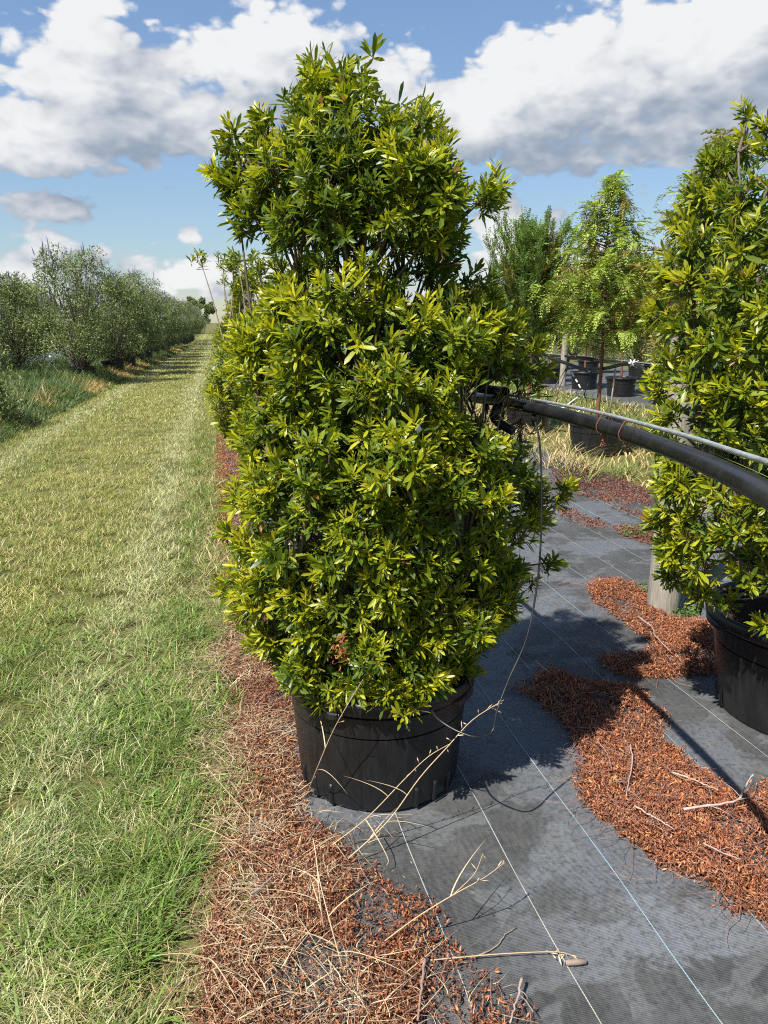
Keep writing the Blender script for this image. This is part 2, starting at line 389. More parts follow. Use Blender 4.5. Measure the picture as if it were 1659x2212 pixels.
a.add(np.stack([X, Y, X*0+.02], -1).reshape(-1, 3), np.stack([i, i+1, i+5, i+4], -1)); tag(a.obj('weed_mat', M_FABRIC), 'black woven ground cover left of the lane', kind='structure')
a = Acc(); X, Y = np.meshgrid(np.linspace(8.3, 15, 4), np.linspace(8, 62, 12))
a.add(np.stack([X, Y, X*0+.02], -1).reshape(-1, 3), np.stack([i, i+1, i+5, i+4], -1)); tag(a.obj('weed_mat', M_FABRIC), 'black woven ground cover under the far pot rows', kind='structure')

# ------------------------------------------------------------------ grass
def blades(acc, pos, L, wid, head, lean, curve, col, K, flat=1.0, lat=.35):
    """curved strips; head = heading angle, lean + curve = horizontal run as a share of the length"""
    N = len(pos); s = np.linspace(0, 1, K+1)
    run = lean[:, None]*s+curve[:, None]*s**2
    rise = np.sqrt(np.maximum(.02, 1-np.minimum(1, lean)**2))[:, None]*(s-.30*np.minimum(1.6, curve)[:, None]*s**2.4)*flat
    hx, hy = np.cos(head), np.sin(head)
    P = pos[:, None, :]+L[:, None, None]*np.stack([run*hx[:, None], run*hy[:, None], rise], -1)
    lt = rng.normal(0, lat, N); P = P+np.stack([-hy, hx, np.zeros(N)], -1)[:, None, :]*(L*lt)[:, None, None]*(s**2)[None, :, None]
    side = np.stack([-hy, hx, np.zeros(N)], -1)[:, None, :]*(wid[:, None]*np.maximum(.0, (1-s**2.2))[None]*np.where(s == 0, .7, 1.0)[None])[..., None]
    left = (P-side)[:, :-1]; right = (P+side)[:, :-1]; tip = P[:, -1:]
    V = np.concatenate([left, right, tip], 1); S = 2*K+1
    o = (np.arange(N)*S)[:, None]
    quads = [o+np.array([[k, K+k, K+k+1, k+1]]) for k in range(K-1)]
    tris = o+np.array([[K-1, 2*K-1, 2*K]])
    C = np.repeat(col, S, axis=0)
    acc.add(V.reshape(-1, 3), ([np.concatenate(quads)] if quads else [])+[tris], C)
def xleft(y): return np.where(y < 11, -3.0, -3.0+.026*(np.minimum(y, 60)-11))
def xright(y): return -.03+.34*(fbm(y, y*0, 1.6, 5)-.5)+np.where(y < 3.0, -.18*sstep(3.0-y, 0, 1.4), 0)
GREEN = np.array([.165, .225, .042]); YEL = np.array([.35, .355, .095]); STRAW = np.array([.60, .50, .27]); LUSH = np.array([.135, .215, .040]); PALE = np.array([.48, .48, .25])
ga = Acc()
for (y0, y1, dens, wd, K, l0, l1) in [(.8, 2.6, 22000, .0016, 4, .035, .085), (2.6, 4.6, 13500, .0018, 3, .035, .08), (4.6, 8, 6500, .0024, 3, .035, .075), (8, 14, 4800, .0026, 2, .03, .07), (14, 26, 2000, .0045, 2, .035, .07), (26, 48, 650, .009, 2, .045, .08), (48, 120, 130, .02, 1, .06, .1)]:
    xa = min(-.32*y1-.7, 0); xa = max(xa, -3.3); n = int((y1-y0)*(-xa+.2)*dens)
    x = rng.uniform(xa, .2, n); y = rng.uniform(y0, y1, n)
    keep = (x > -.33*y-.55) & (x > xleft(y)-.3) & (x < xright(y)+rng.normal(0, .05, n))
    tuft = fbm(x, y, 7.5, 2, 3); keep &= rng.random(n) < sstep(tuft, .32, .55)*.86+.14
    x, y = x[keep], y[keep]; n = len(x)
    big = fbm(x, y, .8, 21, 4); med = fbm(x, y, 3.2, 33, 3)
    track = np.maximum(np.exp(-((x+.60+.05*np.sin(y*.7))/.20)**2), .9*np.exp(-((x-xleft(y)-.35)/.2)**2))
    edge = sstep(x, xright(y)-.5, xright(y)-.1)
    lushz = np.maximum(sstep(4.6-y, 0, 1.8)*sstep(x, -1.0, -.4), .8*sstep(16-y, 0, 8)*np.exp(-((x+.26)/.13)**2))
    mid = sstep(y, 3.5, 7)*np.exp(-((x+1.45)/.75)**2)
    py = np.clip(.33+.16*sstep(y, 3, 7)+1.5*(big-.5)+.55*(med-.5)+.38*mid+.25*track-.22*lushz+.05, 0, 1)
    u = rng.random(n)
    col = np.where((u < py*.8)[:, None], YEL, GREEN)
    col = np.where((rng.random(n) < .13+.10*track+.14*mid+.35*edge*(y < 9)*sstep(fbm(x, y, 2.5, 8), .4, .6))[:, None], STRAW, col)
    col = np.where((rng.random(n) < .88*track)[:, None], PALE, col)
    col = np.where((rng.random(n) < .6*lushz*sstep(med, .35, .55))[:, None], LUSH, col)
    col = col*rng.uniform(.5, 1.5, (n, 1))*rng.uniform(.9, 1.1, (n, 3))
    L = rng.uniform(l0, l1, n)*(1+.5*edge*(rng.random(n) < .5))*(.75+.6*med)
    z = groundz(x, y)
    blades(ga, np.c_[x, y, z], L, wd*rng.uniform(.6, 1.4, n), rng.uniform(0, 6.283, n)+.0*track, rng.uniform(.1, .85, n), rng.uniform(.1, 1.1, n), col, K)
    if y0 < 4:                                   # broad crabgrass blades in the lush patches
        q = (rng.random(n) < .16*(.25+lushz)*sstep(fbm(x, y, 2.1, 77), .38, .58))
        k = q.sum(); cc = np.where(rng.random((k, 1)) < .8, LUSH*1.15, GREEN*1.3)*rng.uniform(.75, 1.4, (k, 1))
        blades(ga, np.c_[x, y, z+.012][q], rng.uniform(.04, .095, k), rng.uniform(.0028, .0056, k), rng.uniform(0, 6.283, k), rng.uniform(.35, .9, k), rng.uniform(.3, 1.3, k), cc, 4)
tag(ga.obj('grass', M_GRASS), 'mown green and straw coloured grass covering the lane', 'grass', kind='stuff')

# second lane beyond the right hand rows
ga = Acc(); n = 26000
y = 6+rng.random(n)**1.4*50; x = rng.uniform(4.2, 8.6, n); keep = (x < y*.85+2) & ~((x < 5.6) & (rng.random(n) < .35)); x, y = x[keep], y[keep]; n = len(x)
med = fbm(x, y, 1.2, 50); col = np.where((rng.random(n) < med-.1+.5*(x < 5.6))[:, None], STRAW*np.array([.9, .82, .7]), np.array([.13, .20, .04]))*rng.uniform(.7, 1.3, (n, 1))
blades(ga, np.c_[x, y, x*0], rng.uniform(.06, .17, n), rng.uniform(.004, .009, n)*(1+y/25), rng.uniform(0, 6.28, n), rng.uniform(.1, .7, n), rng.uniform(.1, .9, n), col, 2)
tag(ga.obj('grass', M_GRASS), 'sunlit grass of the second lane behind the irrigation pipe', 'grass', kind='stuff')
# weedy verge left of the lane
ga = Acc(); n = 74000
y = 8.5+rng.random(n)**1.5*50; x = xleft(y)-.1-rng.random(n)**1.3*4.2; keep = (x > -.31*y-1.2); x, y = x[keep], y[keep]; n = len(x)
dry = np.exp(-((x-xleft(y)+.45)/.4)**2)*sstep(fbm(x, y, .7, 61), .40, .62)
col = np.where((rng.random(n) < dry*1.1)[:, None], np.array([.50, .36, .15]), np.where(rng.random((n, 1)) < .35, np.array([.19, .23, .085]), np.array([.085, .145, .04])))*rng.uniform(.65, 1.3, (n, 1))
hg = (.16+.42*fbm(x, y, .9, 71))*(1-.45*dry)*sstep(xleft(y)-x, -.1, .8)+.07
blades(ga, np.c_[x, y, x*0], hg*rng.uniform(.6, 1.3, n), rng.uniform(.0025, .006, n)*(1+y/22), rng.uniform(0, 6.28, n), rng.uniform(.05, .45, n), rng.uniform(.1, .9, n), col, 3)
tag(ga.obj('tall_grass', M_GRASS), 'tall weedy grass with golden dry patches along the left verge', 'grass', kind='stuff')

# ------------------------------------------------------------------ dead leaves and straw
def leaf_template(W=.23, fold=.10, curl=.10, stations=(0, .40, .78, 1), widths=(.12, .85, .95, 0), twist=0.0):
    s = np.array(stations); w = np.array(widths)*W/2; k = len(s)
    mid = np.c_[s*0, s, -curl*s**2]
    L_ = np.c_[-w, s, -curl*s**2+fold*w*2]; R_ = np.c_[w, s, -curl*s**2+fold*w*2]
    V = np.r_[mid, L_[:-1], R_[:-1]]
    q = []
    for i in range(k-2):
        q += [[i, i+1, k+i+1, k+i], [i, k+k-1+i, k+k-1+i+1, i+1]]
    t = [[k-2, k-1, k+k-2], [k-2, k+k-1+k-2, k-1]]
    if twist:
        an = twist*V[:, 1]; V = np.c_[V[:, 0]*np.cos(an)-V[:, 2]*np.sin(an), V[:, 1], V[:, 0]*np.sin(an)+V[:, 2]*np.cos(an)]
    return V, [np.array(q), np.array(t)]
def curled_template(arc, W, roll):
    s = np.linspace(0, 1, 5); w = np.array([.12, .8, 1, .7, .05])*W/2
    cx_ = np.sin(arc*s)/arc; cz = (1-np.cos(arc*s))/arc
    nx_ = np.c_[s*0, -np.sin(arc*s), np.cos(arc*s)]
    mid = np.c_[s*0, cx_, cz]
    L_ = mid+np.c_[-w, s*0, s*0]+nx_*(roll*w)[:, None]; R_ = mid+np.c_[w, s*0, s*0]+nx_*(roll*w)[:, None]
    V = np.r_[mid, L_, R_]; q = []
    for i in range(4): q += [[i, i+1, 6+i, 5+i], [i, 10+i, 11+i, i+1]]
    return V, [np.array(q)]
def rand_frames(n, tilt):
    """random headings with the leaf plane tilted up to 'tilt' radians"""
    h = rng.uniform(0, 6.283, n); t = rng.normal(0, tilt, n); r = rng.normal(0, tilt*1.3, n)
    d_ = np.stack([np.cos(h)*np.cos(t), np.sin(h)*np.cos(t), np.sin(t)], -1)
    up = np.array([0, 0, 1.0]); x = nrm(np.cross(d_, np.broadcast_to(up, d_.shape))); z = np.cross(x, d_)
    x2 = x*np.cos(r)[:, None]+z*np.sin(r)[:, None]; z2 = np.cross(x2, d_)
    return np.stack([x2, d_, z2], -1)
def inpoly(P, x, y):
    ins = np.zeros(len(x), bool); dist = np.full(len(x), 1e9); P = np.asarray(P)
    for i in range(len(P)):
        a_, b_ = P[i], P[(i+1) % len(P)]
        c1 = (a_[1] > y) != (b_[1] > y)
        xi = a_[0]+(y-a_[1])/(b_[1]-a_[1]+1e-12)*(b_[0]-a_[0]); ins ^= c1 & (x < xi)
        e = b_-a_; t = np.clip(((x-a_[0])*e[0]+(y-a_[1])*e[1])/(e@e+1e-12), 0, 1)
        dist = np.minimum(dist, np.hypot(x-a_[0]-t*e[0], y-a_[1]-t*e[1]))
    return ins, dist
LIT_T = [curled_template(2.8, .22, .9), curled_template(1.9, .25, 1.3), curled_template(1.1, .18, 1.1), curled_template(4.2, .20, .5)]
LIT_C = np.array([[.40, .13, .045], [.46, .18, .07], [.27, .075, .034], [.54, .26, .12], [.13, .045, .028], [.36, .14, .075]])
def litter(name, poly, dens, hmax, label, lmin=.016, lmax=.036, twigs=0, seed=0, soft=.05, mound=True, cols=LIT_C, zbase=.012, off=0.0):
    poly = np.asarray(poly); lo = poly.min(0)-.1; hi = poly.max(0)+.1; area = (hi-lo).prod(); n = int(area*dens)
    x = rng.uniform(lo[0], hi[0], n); y = rng.uniform(lo[1], hi[1], n)
    jx = x+.11*(fbm(x, y, 7, seed+1)-.5)+.05*(fbm(x, y, 25, seed+8)-.5); jy = y+.11*(fbm(x, y, 7, seed+2)-.5)+.05*(fbm(x, y, 25, seed+9)-.5)
    ins, dist = inpoly(poly, jx, jy); thin = fbm(x, y, 5.5, seed+4)
    keep = ins & (rng.random(n) < .25+.75*sstep(dist, 0, soft)) & (rng.random(n) < .30+.9*sstep(thin, .28, .48))
    x, y, dist, thin = x[keep], y[keep], dist[keep], thin[keep]; n = len(x)
    hfun = lambda X, Y, D: hmax*sstep(D, 0, .16)*(.25+1.1*np.clip(fbm(X, Y, 5.5, seed+4)-.2, 0, 1))
    z = zbase+off+hfun(x, y, dist)+rng.random(n)**2*.018+.004
    a = Acc(); sz = rng.uniform(lmin, lmax, n)*.86; kind = rng.integers(0, 4, n)
    tone = fbm(x, y, 3.5, seed+6); ci = np.clip((rng.integers(0, len(cols), n)), 0, len(cols)-1)
    col = cols[ci]*rng.uniform(.7, 1.25, (n, 1))*(.75+.5*tone)[:, None]
    Fm = rand_frames(n, .75)
    for k in range(4):
        s_ = kind == k; instance(a, *LIT_T[k], Fm[s_]*sz[s_][:, None, None], np.c_[x, y, z][s_], col[s_])
    if mound:
        xs = np.arange(lo[0], hi[0], .03); ys = np.arange(lo[1], hi[1], .03); X, Y = np.meshgrid(xs, ys); xf, yf = X.ravel(), Y.ravel()
        ii, dd = inpoly(poly, xf+.11*(fbm(xf, yf, 7, seed+1)-.5), yf+.11*(fbm(xf, yf, 7, seed+2)-.5))
        ii &= fbm(xf, yf, 5.5, seed+4) > .36
        Z = zbase-.004+np.where(ii, hfun(xf, yf, dd)*.85+.004*0, -.03); nx = len(xs)
        q = (np.arange(len(ys)-1)[:, None]*nx+np.arange(nx-1)[None]).ravel(); F = np.stack([q, q+1, q+nx+1, q+nx], -1)
        ok = ii[F].all(1); a.add(np.c_[xf, yf, Z], F[ok], (.11, .045, .022))
    for k in range(twigs):
        j = rng.integers(0, n); p = np.array([x[j], y[j], z[j]+.012]); h_ = rng.uniform(0, 6.28) if rng.random() < .35 else -2.2+rng.normal(0, .45); l_ = rng.uniform(.06, .24)
        pts = spline([p+np.array([math.cos(h_+b*.5)*l_*s_, math.sin(h_+b*.5)*l_*s_, rng.normal(0, .006)]) for s_, b in ((0, 0), (.35, rng.normal(0, .4)), (.7, rng.normal(0, .5)), (1, rng.normal(0, .6)))], 6)
        r_ = rng.uniform(.0005, .0014); v, fc = tube(pts, np.linspace(r_, r_*.4, 6), 4, False); a.add(v, fc, np.array([.34, .18, .13])*rng.uniform(.55, 1.4))
    o = a.obj(name, M_LITTER); return tag(o, label, 'leaf litter', kind='stuff')
P2 = lambda pts: [tuple(gpx(*p)[:2]) for p in pts]
litter('leaf_litter', P2([(1105, 1492), (1180, 1445), (1250, 1470), (1320, 1480), (1385, 1490), (1450, 1560), (1430, 1600), (1500, 1665), (1590, 1720), (1700, 1680), (1800, 1800), (1800, 2080), (1659, 2010), (1580, 1990), (1500, 1915), (1420, 1885), (1370, 1855), (1240, 1722), (1252, 1640), (1200, 1560)]), 29000, .055, 'thick heap of orange brown dead leaves crossing the woven ground cover', twigs=900, seed=100)
litter('leaf_litter', P2([(1295, 1425), (1370, 1415), (1400, 1400), (1330, 1350), (1255, 1285), (1290, 1255), (1370, 1262), (1410, 1300), (1450, 1338), (1545, 1345), (1550, 1470), (1450, 1480), (1380, 1470), (1310, 1465)]), 25000, .05, 'heap of dead leaves at the foot of the wooden post', twigs=320, seed=200)
litter('leaf_litter', [(-.20, 1.0), (.72, 1.0), (.70, 1.46), (.655, 1.60), (.55, 1.72), (.58, 1.87), (.47, 1.94), (.39, 2.10), (.28, 2.30), (.25, 2.42), (.25, 2.62), (.30, 3.0), (.28, 3.6), (.2, 4.3), (.02, 4.6), (-.08, 4.2), (-.08, 3.6), (-.06, 2.6), (-.16, 1.8)], 21000, .03, 'brown dead leaf litter in front of the big pot beside the grass', lmin=.012, lmax=.032, twigs=420, seed=300, cols=np.array([[.36, .12, .042], [.40, .16, .065], [.22, .07, .036], [.44, .22, .11], [.11, .045, .03], [.26, .11, .07]]))
for poly, dn, lb, sd in [(P2([(1190, 1020), (1260, 1005), (1400, 1060), (1420, 1100), (1300, 1090), (1420, 1120), (1400, 1130), (1260, 1080), (1190, 1050)]), 2200, 'scattered reddish needle litter far along the ground cover', 400),
                     (P2([(1195, 1105), (1225, 1100), (1320, 1140), (1290, 1150), (1215, 1125)]), 2600, 'thin streak of red brown needles on the ground cover', 500),
                     (P2([(1330, 1140), (1430, 1150), (1430, 1190), (1340, 1165)]), 5000, 'patch of pale bark chips and leaves under the right shrub', 600)]:
    litter('leaf_litter', poly, dn, .012, lb, lmin=.03, lmax=.06, twigs=60, seed=sd, mound=False, cols=np.array([[.22, .075, .045], [.28, .11, .06], [.16, .06, .04]]))
litter('leaf_litter', [(.0, 3.9), (.3, 3.6), (.36, 5), (.4, 9), (.35, 20), (-.08, 20), (-.1, 9), (-.07, 5)], 5200, .012, 'reddish litter strip along the lane under the shrub row', lmin=.02, lmax=.045, twigs=60, seed=700, mound=False, zbase=.004)
# straw band between the grass and the litter
sa = Acc(); n = 9000
y = 1.0+rng.random(n)**1.7*12; x = -.10+rng.normal(0, .13, n)+np.where(y < 3, .10, 0.02)*rng.random(n); cl = fbm(x, y, 3.0, 15)
keep = (rng.random(n) < sstep(cl, .30, .6)+.12) & ~((np.hypot(x-.54, y-2.63) < .33)); x, y = x[keep], y[keep]; n = len(x)
col = np.where(rng.random((n, 1)) < .75, np.array([.50, .36, .20]), np.array([.36, .22, .12]))*rng.uniform(.7, 1.25, (n, 1))
blades(sa, np.c_[x, y, groundz(x, y)+rng.random(n)*.035], rng.uniform(.03, .11, n), rng.uniform(.0006, .0016, n), rng.uniform(0, 6.28, n), rng.uniform(.3, .9, n), rng.uniform(-.6, 1.4, n), col, 5, .28, .8)
for (cx_, cy_, k_) in [(.14, 2.02, 150), (.12, 1.82, 130), (.22, 1.62, 110), (.07, 2.25, 90), (.30, 1.52, 110), (.03, 2.7, 160), (.05, 3.1, 160), (.0, 3.45, 140), (.09, 2.9, 120)]:
    hd = rng.uniform(0, 6.28, k_); rr = rng.random(k_)*.05
    k_ = k_//3; hd, rr = hd[:k_], rr[:k_]*1.6; blades(sa, np.c_[cx_+rr*np.cos(hd), cy_+rr*np.sin(hd), np.full(k_, .02)], rng.uniform(.04, .15, k_), rng.uniform(.001, .0022, k_), hd+rng.normal(0, 1.0, k_), rng.uniform(.2, .8, k_), rng.uniform(.0, 1.8, k_), np.array([.60, .48, .31])*rng.uniform(.65, 1.2, (k_, 1)), 7, .5, .9)
n = 11000; y = 1.0+rng.random(n)*3.6; x = rng.normal(.08, .17, n)+.10*(2.2-y)*(y < 2.2); keep = (np.hypot(x-.54, y-2.63) > .34) & (x < .62) & (rng.random(n) < sstep(fbm(x, y, 5.5, 19), .44, .60)); x, y = x[keep], y[keep]; n = len(x)
blades(sa, np.c_[x, y, .02+rng.random(n)*.045], rng.uniform(.015, .075, n), rng.uniform(.0006, .0016, n), rng.uniform(0, 6.28, n), rng.uniform(.3, 1.0, n), rng.uniform(-.9, 1.5, n), np.where(rng.random((n, 1)) < .55, np.array([.58, .46, .29]), np.array([.36, .22, .12]))*rng.uniform(.6, 1.25, (n, 1)), 5, .25, .9)
tag(sa.obj('straw', M_STRAW), 'tangle of pale dry straw between grass and dead leaves', 'straw', kind='stuff')

# ------------------------------------------------------------------ pots
def make_pot(loc, rb, rr, h, label, rz=0.0, seg=72, detail=True):
    root = empty('plant_pot', loc, label, 'plant pot', 'black nursery pots', rz)
    f_ = lambda z: rb+(rr-.018-rb)*(z/h)
    prof = [(rb-.03, .0), (rb-.008, .004), (rb, .016), (f_(.10*h), .10*h), (f_(.55*h), .55*h), (f_(.66*h), .66*h), (f_(.662*h)-.009, .662*h), (f_(.674*h)-.009, .674*h), (f_(.678*h)+.0015, .677*h), (f_(.84*h)+.0015, .84*h), (f_(.842*h)-.007, .842*h), (f_(.856*h)-.007, .856*h), (f_(.87*h), .858*h), (f_(.93*h), .93*h), (f_(.93*h)-.008, .93*h), (f_(.8*h)-.010, .74*h)]
    a = Acc(); a.add(*lathe_sharp(prof, seg)); a.obj('body', M_POT, root)
    rp = [(rr-.016, .885*h), (rr+.001, .885*h), (rr+.006, .90*h), (rr+.008, .965*h), (rr+.004, .992*h), (rr-.006, h), (rr-.014, .996*h), (rr-.017, .97*h), (rr-.024, .965*h), (rr-.026, .90*h), (rr-.016, .885*h)]
    a = Acc(); a.add(*lathe(rp, seg)); a.obj('rim', M_POT, root)
    # soil: lumpy disc
    R = np.linspace(.0, 1, 12); A_ = np.arange(48)/48*2*np.pi; rs = f_(.86*h)-.012
    X = (R[:, None]*rs*np.cos(A_)).ravel(); Y = (R[:, None]*rs*np.sin(A_)).ravel(); Z = .845*h+.03*(fbm(X+loc[0], Y+loc[1], 14, 3)-.5)+.02*(1-np.repeat(R, 48)**2)
    i_ = np.arange(11)[:, None]*48; j_ = np.arange(48)[None]; j2 = (j_+1) % 48
    a = Acc(); a.add(np.c_[X, Y, Z], np.stack([i_+j_, i_+j2, i_+48+j2, i_+48+j_], -1).reshape(-1, 4), (.055, .038, .028))
    if detail:
        n_ = 900; r_ = np.sqrt(rng.random(n_))*rs*.97; t_ = rng.uniform(0, 6.28, n_); px_, py_ = r_*np.cos(t_), r_*np.sin(t_)
        k_ = rng.integers(0, len(LIT_C), n_); instance(a, *LIT_T[1], rand_frames(n_, .6)*rng.uniform(.008, .022, (n_, 1, 1)), np.c_[px_, py_, .85*h+.02*(1-(r_/rs)**2)+.012*rng.random(n_)], LIT_C[k_]*rng.uniform(.25, .8, (n_, 1)))
    a.obj('soil', M_SOIL, root)
    if detail:
        for k in range(4):                       # wide grip folded under the rim
            a0 = k*math.pi/2+.55; aa = np.linspace(a0-.24, a0+.24, 12); top = .90*h; V = []
            for q in aa:
                e_ = .007*min(1, 6*(0.5-abs((q-a0)/.48))); dz = -.024*min(1, 5*(0.5-abs((q-a0)/.48)))
                for (rd, zz) in ((rr+.007, top), (rr+.007+e_, top-.004), (rr+.005+e_, top+dz), (f_(.87*h)+.006, top+dz-.006)): V.append((rd*math.cos(q), rd*math.sin(q), zz))
            F = [[4*i2+j3, 4*(i2+1)+j3, 4*(i2+1)+j3+1, 4*i2+j3+1] for i2 in range(11) for j3 in range(3)]
            a = Acc(); a.add(V, np.array(F)); a.obj('grip', M_POT, root, False)
        for k in range(24):                      # drainage flutes round the foot
            if k % 6 > 2: continue
            q = k/24*2*math.pi; zs = np.linspace(.012, .20*h, 6); V = []
            for z_ in zs:
                rd = f_(z_); dp = .008*(1 if z_ < .17*h else .3)
                for da, ex in ((-.030, 0.001), (-.016, dp), (.016, dp), (.030, 0.001)): V.append(((rd+ex)*math.cos(q+da), (rd+ex)*math.sin(q+da), z_))
            F = [[4*i2+j3, 4*i2+j3+1, 4*(i2+1)+j3+1, 4*(i2+1)+j3] for i2 in range(5) for j3 in range(3)]+[[20, 21, 22, 23]]
            a = Acc(); a.add(V, np.array(F)); a.obj('flute', M_POT, root)
    return root
MAIN = (.54, 2.63); RIGHT = (2.49, 2.68)
make_pot((MAIN[0], MAIN[1], .014), .300, .358, .455, 'big black nursery pot in the middle holding the tall shrub', rz=.25)
pot_r = make_pot((RIGHT[0], RIGHT[1], .014), .355, .435, .475, 'black pot cut by the right edge beside the heap of leaves', rz=2.36)

# ------------------------------------------------------------------ broadleaf shrubs
LEAF_T = [leaf_template(.205, .16, .05), leaf_template(.235, .08, .16), leaf_template(.18, .26, -.04), leaf_template(.21, .12, .26, twist=.5)]
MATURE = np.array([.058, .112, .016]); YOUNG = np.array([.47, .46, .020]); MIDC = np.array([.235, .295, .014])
def make_shrub(label, axis, clusters, stems, zbase, dens, nleaf=12, leafL=(.036, .058), pieces=0, group='broadleaf evergreen shrubs', tall=None, yel=1.0, twig=True):
    """clusters: (x, y, z, rx, rz, yellowness)"""
    root = empty('shrub', (axis[0], axis[1], zbase), label, 'shrub', group)
    org = np.array([axis[0], axis[1], zbase])
    wood = Acc(); paths = []
    for st in stems:
        p = spline(st, 14); r0 = rng.uniform(.011, .018); v, fc = tube(p, np.linspace(r0, .0035, 14), 7); wood.add(v-org, fc, np.array([.16, .13, .105])*rng.uniform(.8, 1.2)); paths.append(p)
    allp = np.concatenate(paths)
    S_pos, S_dir, S_y, S_front = [], [], [], []
    for (cx_, cy_, cz_, rx_, rz_, yl) in clusters:
        c = np.array([cx_, cy_, cz_]); n = max(5, int(dens*(rx_*rx_*.5+rx_*rz_*.5))); inset = leafL[1]*.34; rx_ = max(rx_*.42, rx_-inset); rz_ = max(rz_*.42, rz_-inset)
        out = np.array([cx_-axis[0], cy_-axis[1], 0]); ol = np.linalg.norm(out); out = out/(ol+1e-6)*min(1, ol/.2)
        # limb from the nearest lower stem point
        low = allp[allp[:, 2] < cz_+.02]; low = low if len(low) else allp
        dd = np.linalg.norm((low-c)*np.array([1, 1, .6])+np.array([0, 0, .12]), axis=1); st = low[np.argmin(dd)]
        if twig:
            mid_ = (st+c)/2+np.array([0, 0, -.05*np.linalg.norm(c-st)]); v, fc = tube(spline([st, mid_, c], 7), np.linspace(.007, .003, 7), 5, False); wood.add(v-org, fc, np.array([.15, .115, .085])*rng.uniform(.8, 1.2))
        u = nrm(rng.normal(size=(n*2, 3))); keep = (u@out > -.55+.6*rng.random(n*2)) & (u[:, 2] > -.75); u = u[keep][:n]
        rad = .45+.55*rng.random(len(u))**.45
        p = c+u*np.array([rx_, rx_, rz_])*rad[:, None]
        s = nrm(u*.85+out*.35+np.array([0, 0, .62])+rng.normal(0, .28, (len(u), 3)))
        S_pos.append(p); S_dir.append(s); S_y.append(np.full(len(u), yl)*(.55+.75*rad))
        if twig:
            for k in range(len(u)):
                b0 = c+(p[k]-c)*rng.uniform(0, .3); pk = p[k]-s[k]*.065; b1 = (b0+pk)/2+np.array([0, 0, -.012]); v, fc = tube(np.array([b0, b1, pk, p[k]]), [.0024, .002, .0016, .0008], 3, False); wood.add(v-org, fc, (.22, .16, .075) if rng.random() < .6 else (.20, .20, .06))
    if tall is not None:
        for (b, t_) in tall:
            p = spline([b, (np.array(b)+np.array(t_))/2+rng.normal(0, .03, 3), t_], 8); v, fc = tube(p, np.linspace(.008, .004, 8), 5); wood.add(v-org, fc, (.33, .27, .20))
            k = 8; S_pos.append(np.array(t_)+rng.normal(0, .030, (k, 3))*np.array([1, 1, 1.5])); S_dir.append(nrm(rng.normal(0, .6, (k, 3))+np.array([0, 0, .8]))); S_y.append(np.full(k, .95))
    sp = np.concatenate(S_pos); sd = np.concatenate(S_dir); sy = np.concatenate(S_y); NS = len(sp)
    # leaves in a spiral on every shoot
    j = np.arange(nleaf); tt = (j+.5)/nleaf
    shl = rng.uniform(.04, .085, NS)
    ref = np.where(np.abs(sd[:, 2:3]) < .9, np.array([[0, 0, 1.0]]), np.array([[1.0, 0, 0]])); a1 = nrm(np.cross(sd, ref)); a2 = np.cross(sd, a1)
    ph = rng.uniform(0, 6.28, NS)[:, None]+j[None]*2.39996+rng.normal(0, .25, (NS, nleaf))
    radial = np.cos(ph)[..., None]*a1[:, None]+np.sin(ph)[..., None]*a2[:, None]
    ang = np.radians(68-50*tt)[None]+rng.normal(0, .24, (NS, nleaf))
    ld = nrm(np.cos(ang)[..., None]*sd[:, None]+np.sin(ang)[..., None]*radial+np.array([0, 0, -.10])+rng.normal(0, .08, (NS, nleaf, 3)))
    nh = np.sin(ang)[..., None]*sd[:, None]-np.cos(ang)[..., None]*radial+rng.normal(0, .22, (NS, nleaf, 3))+np.array([0, 0, .25])
    lx_ = nrm(np.cross(ld, nh)); lz_ = np.cross(lx_, ld)
    lo_ = sp[:, None]+sd[:, None]*(shl[:, None]*(tt[None]-.85))[..., None]
    LL = rng.uniform(leafL[0], leafL[1], (NS, nleaf))*(1.08-.50*tt**2.5)[None]*rng.uniform(.72, 1.25, (NS, 1))*rng.uniform(.8, 1.2, (NS, nleaf))
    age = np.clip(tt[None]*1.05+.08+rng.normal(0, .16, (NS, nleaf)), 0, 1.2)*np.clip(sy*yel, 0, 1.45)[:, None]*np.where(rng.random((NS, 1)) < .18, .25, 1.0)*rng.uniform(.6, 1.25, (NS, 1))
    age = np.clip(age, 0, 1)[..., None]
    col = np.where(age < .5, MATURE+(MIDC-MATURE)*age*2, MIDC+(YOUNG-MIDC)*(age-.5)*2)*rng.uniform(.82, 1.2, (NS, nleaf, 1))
    col = np.where(rng.random((NS, nleaf, 1)) < .006, np.array([.30, .14, .05]), col)
    Mx = np.stack([lx_, ld, lz_], -1).reshape(-1, 3, 3); O = lo_.reshape(-1, 3); LLf = LL.ravel(); col = col.reshape(-1, 3); kind = rng.integers(0, 4, len(O))
    ok = O[:, 2]+Mx[:, 2, 1]*LLf > .10
    if pieces:                                   # twigs are pushed aside where the pipe end sticks out
        q = O+Mx[:, :, 1]*LLf[:, None]*.6-EYE; dq = q@_f; qx = CX+FPX*(q@_r)/dq; qy = CY+FPX*(q@_d)/dq
        ok &= ~((qx > 1002) & (qx < 1150) & (qy > 826) & (qy < 948) & (qy < 905+(qx-1002)*.4) & (dq < 3.0))
    solo = np.zeros(len(O), bool)
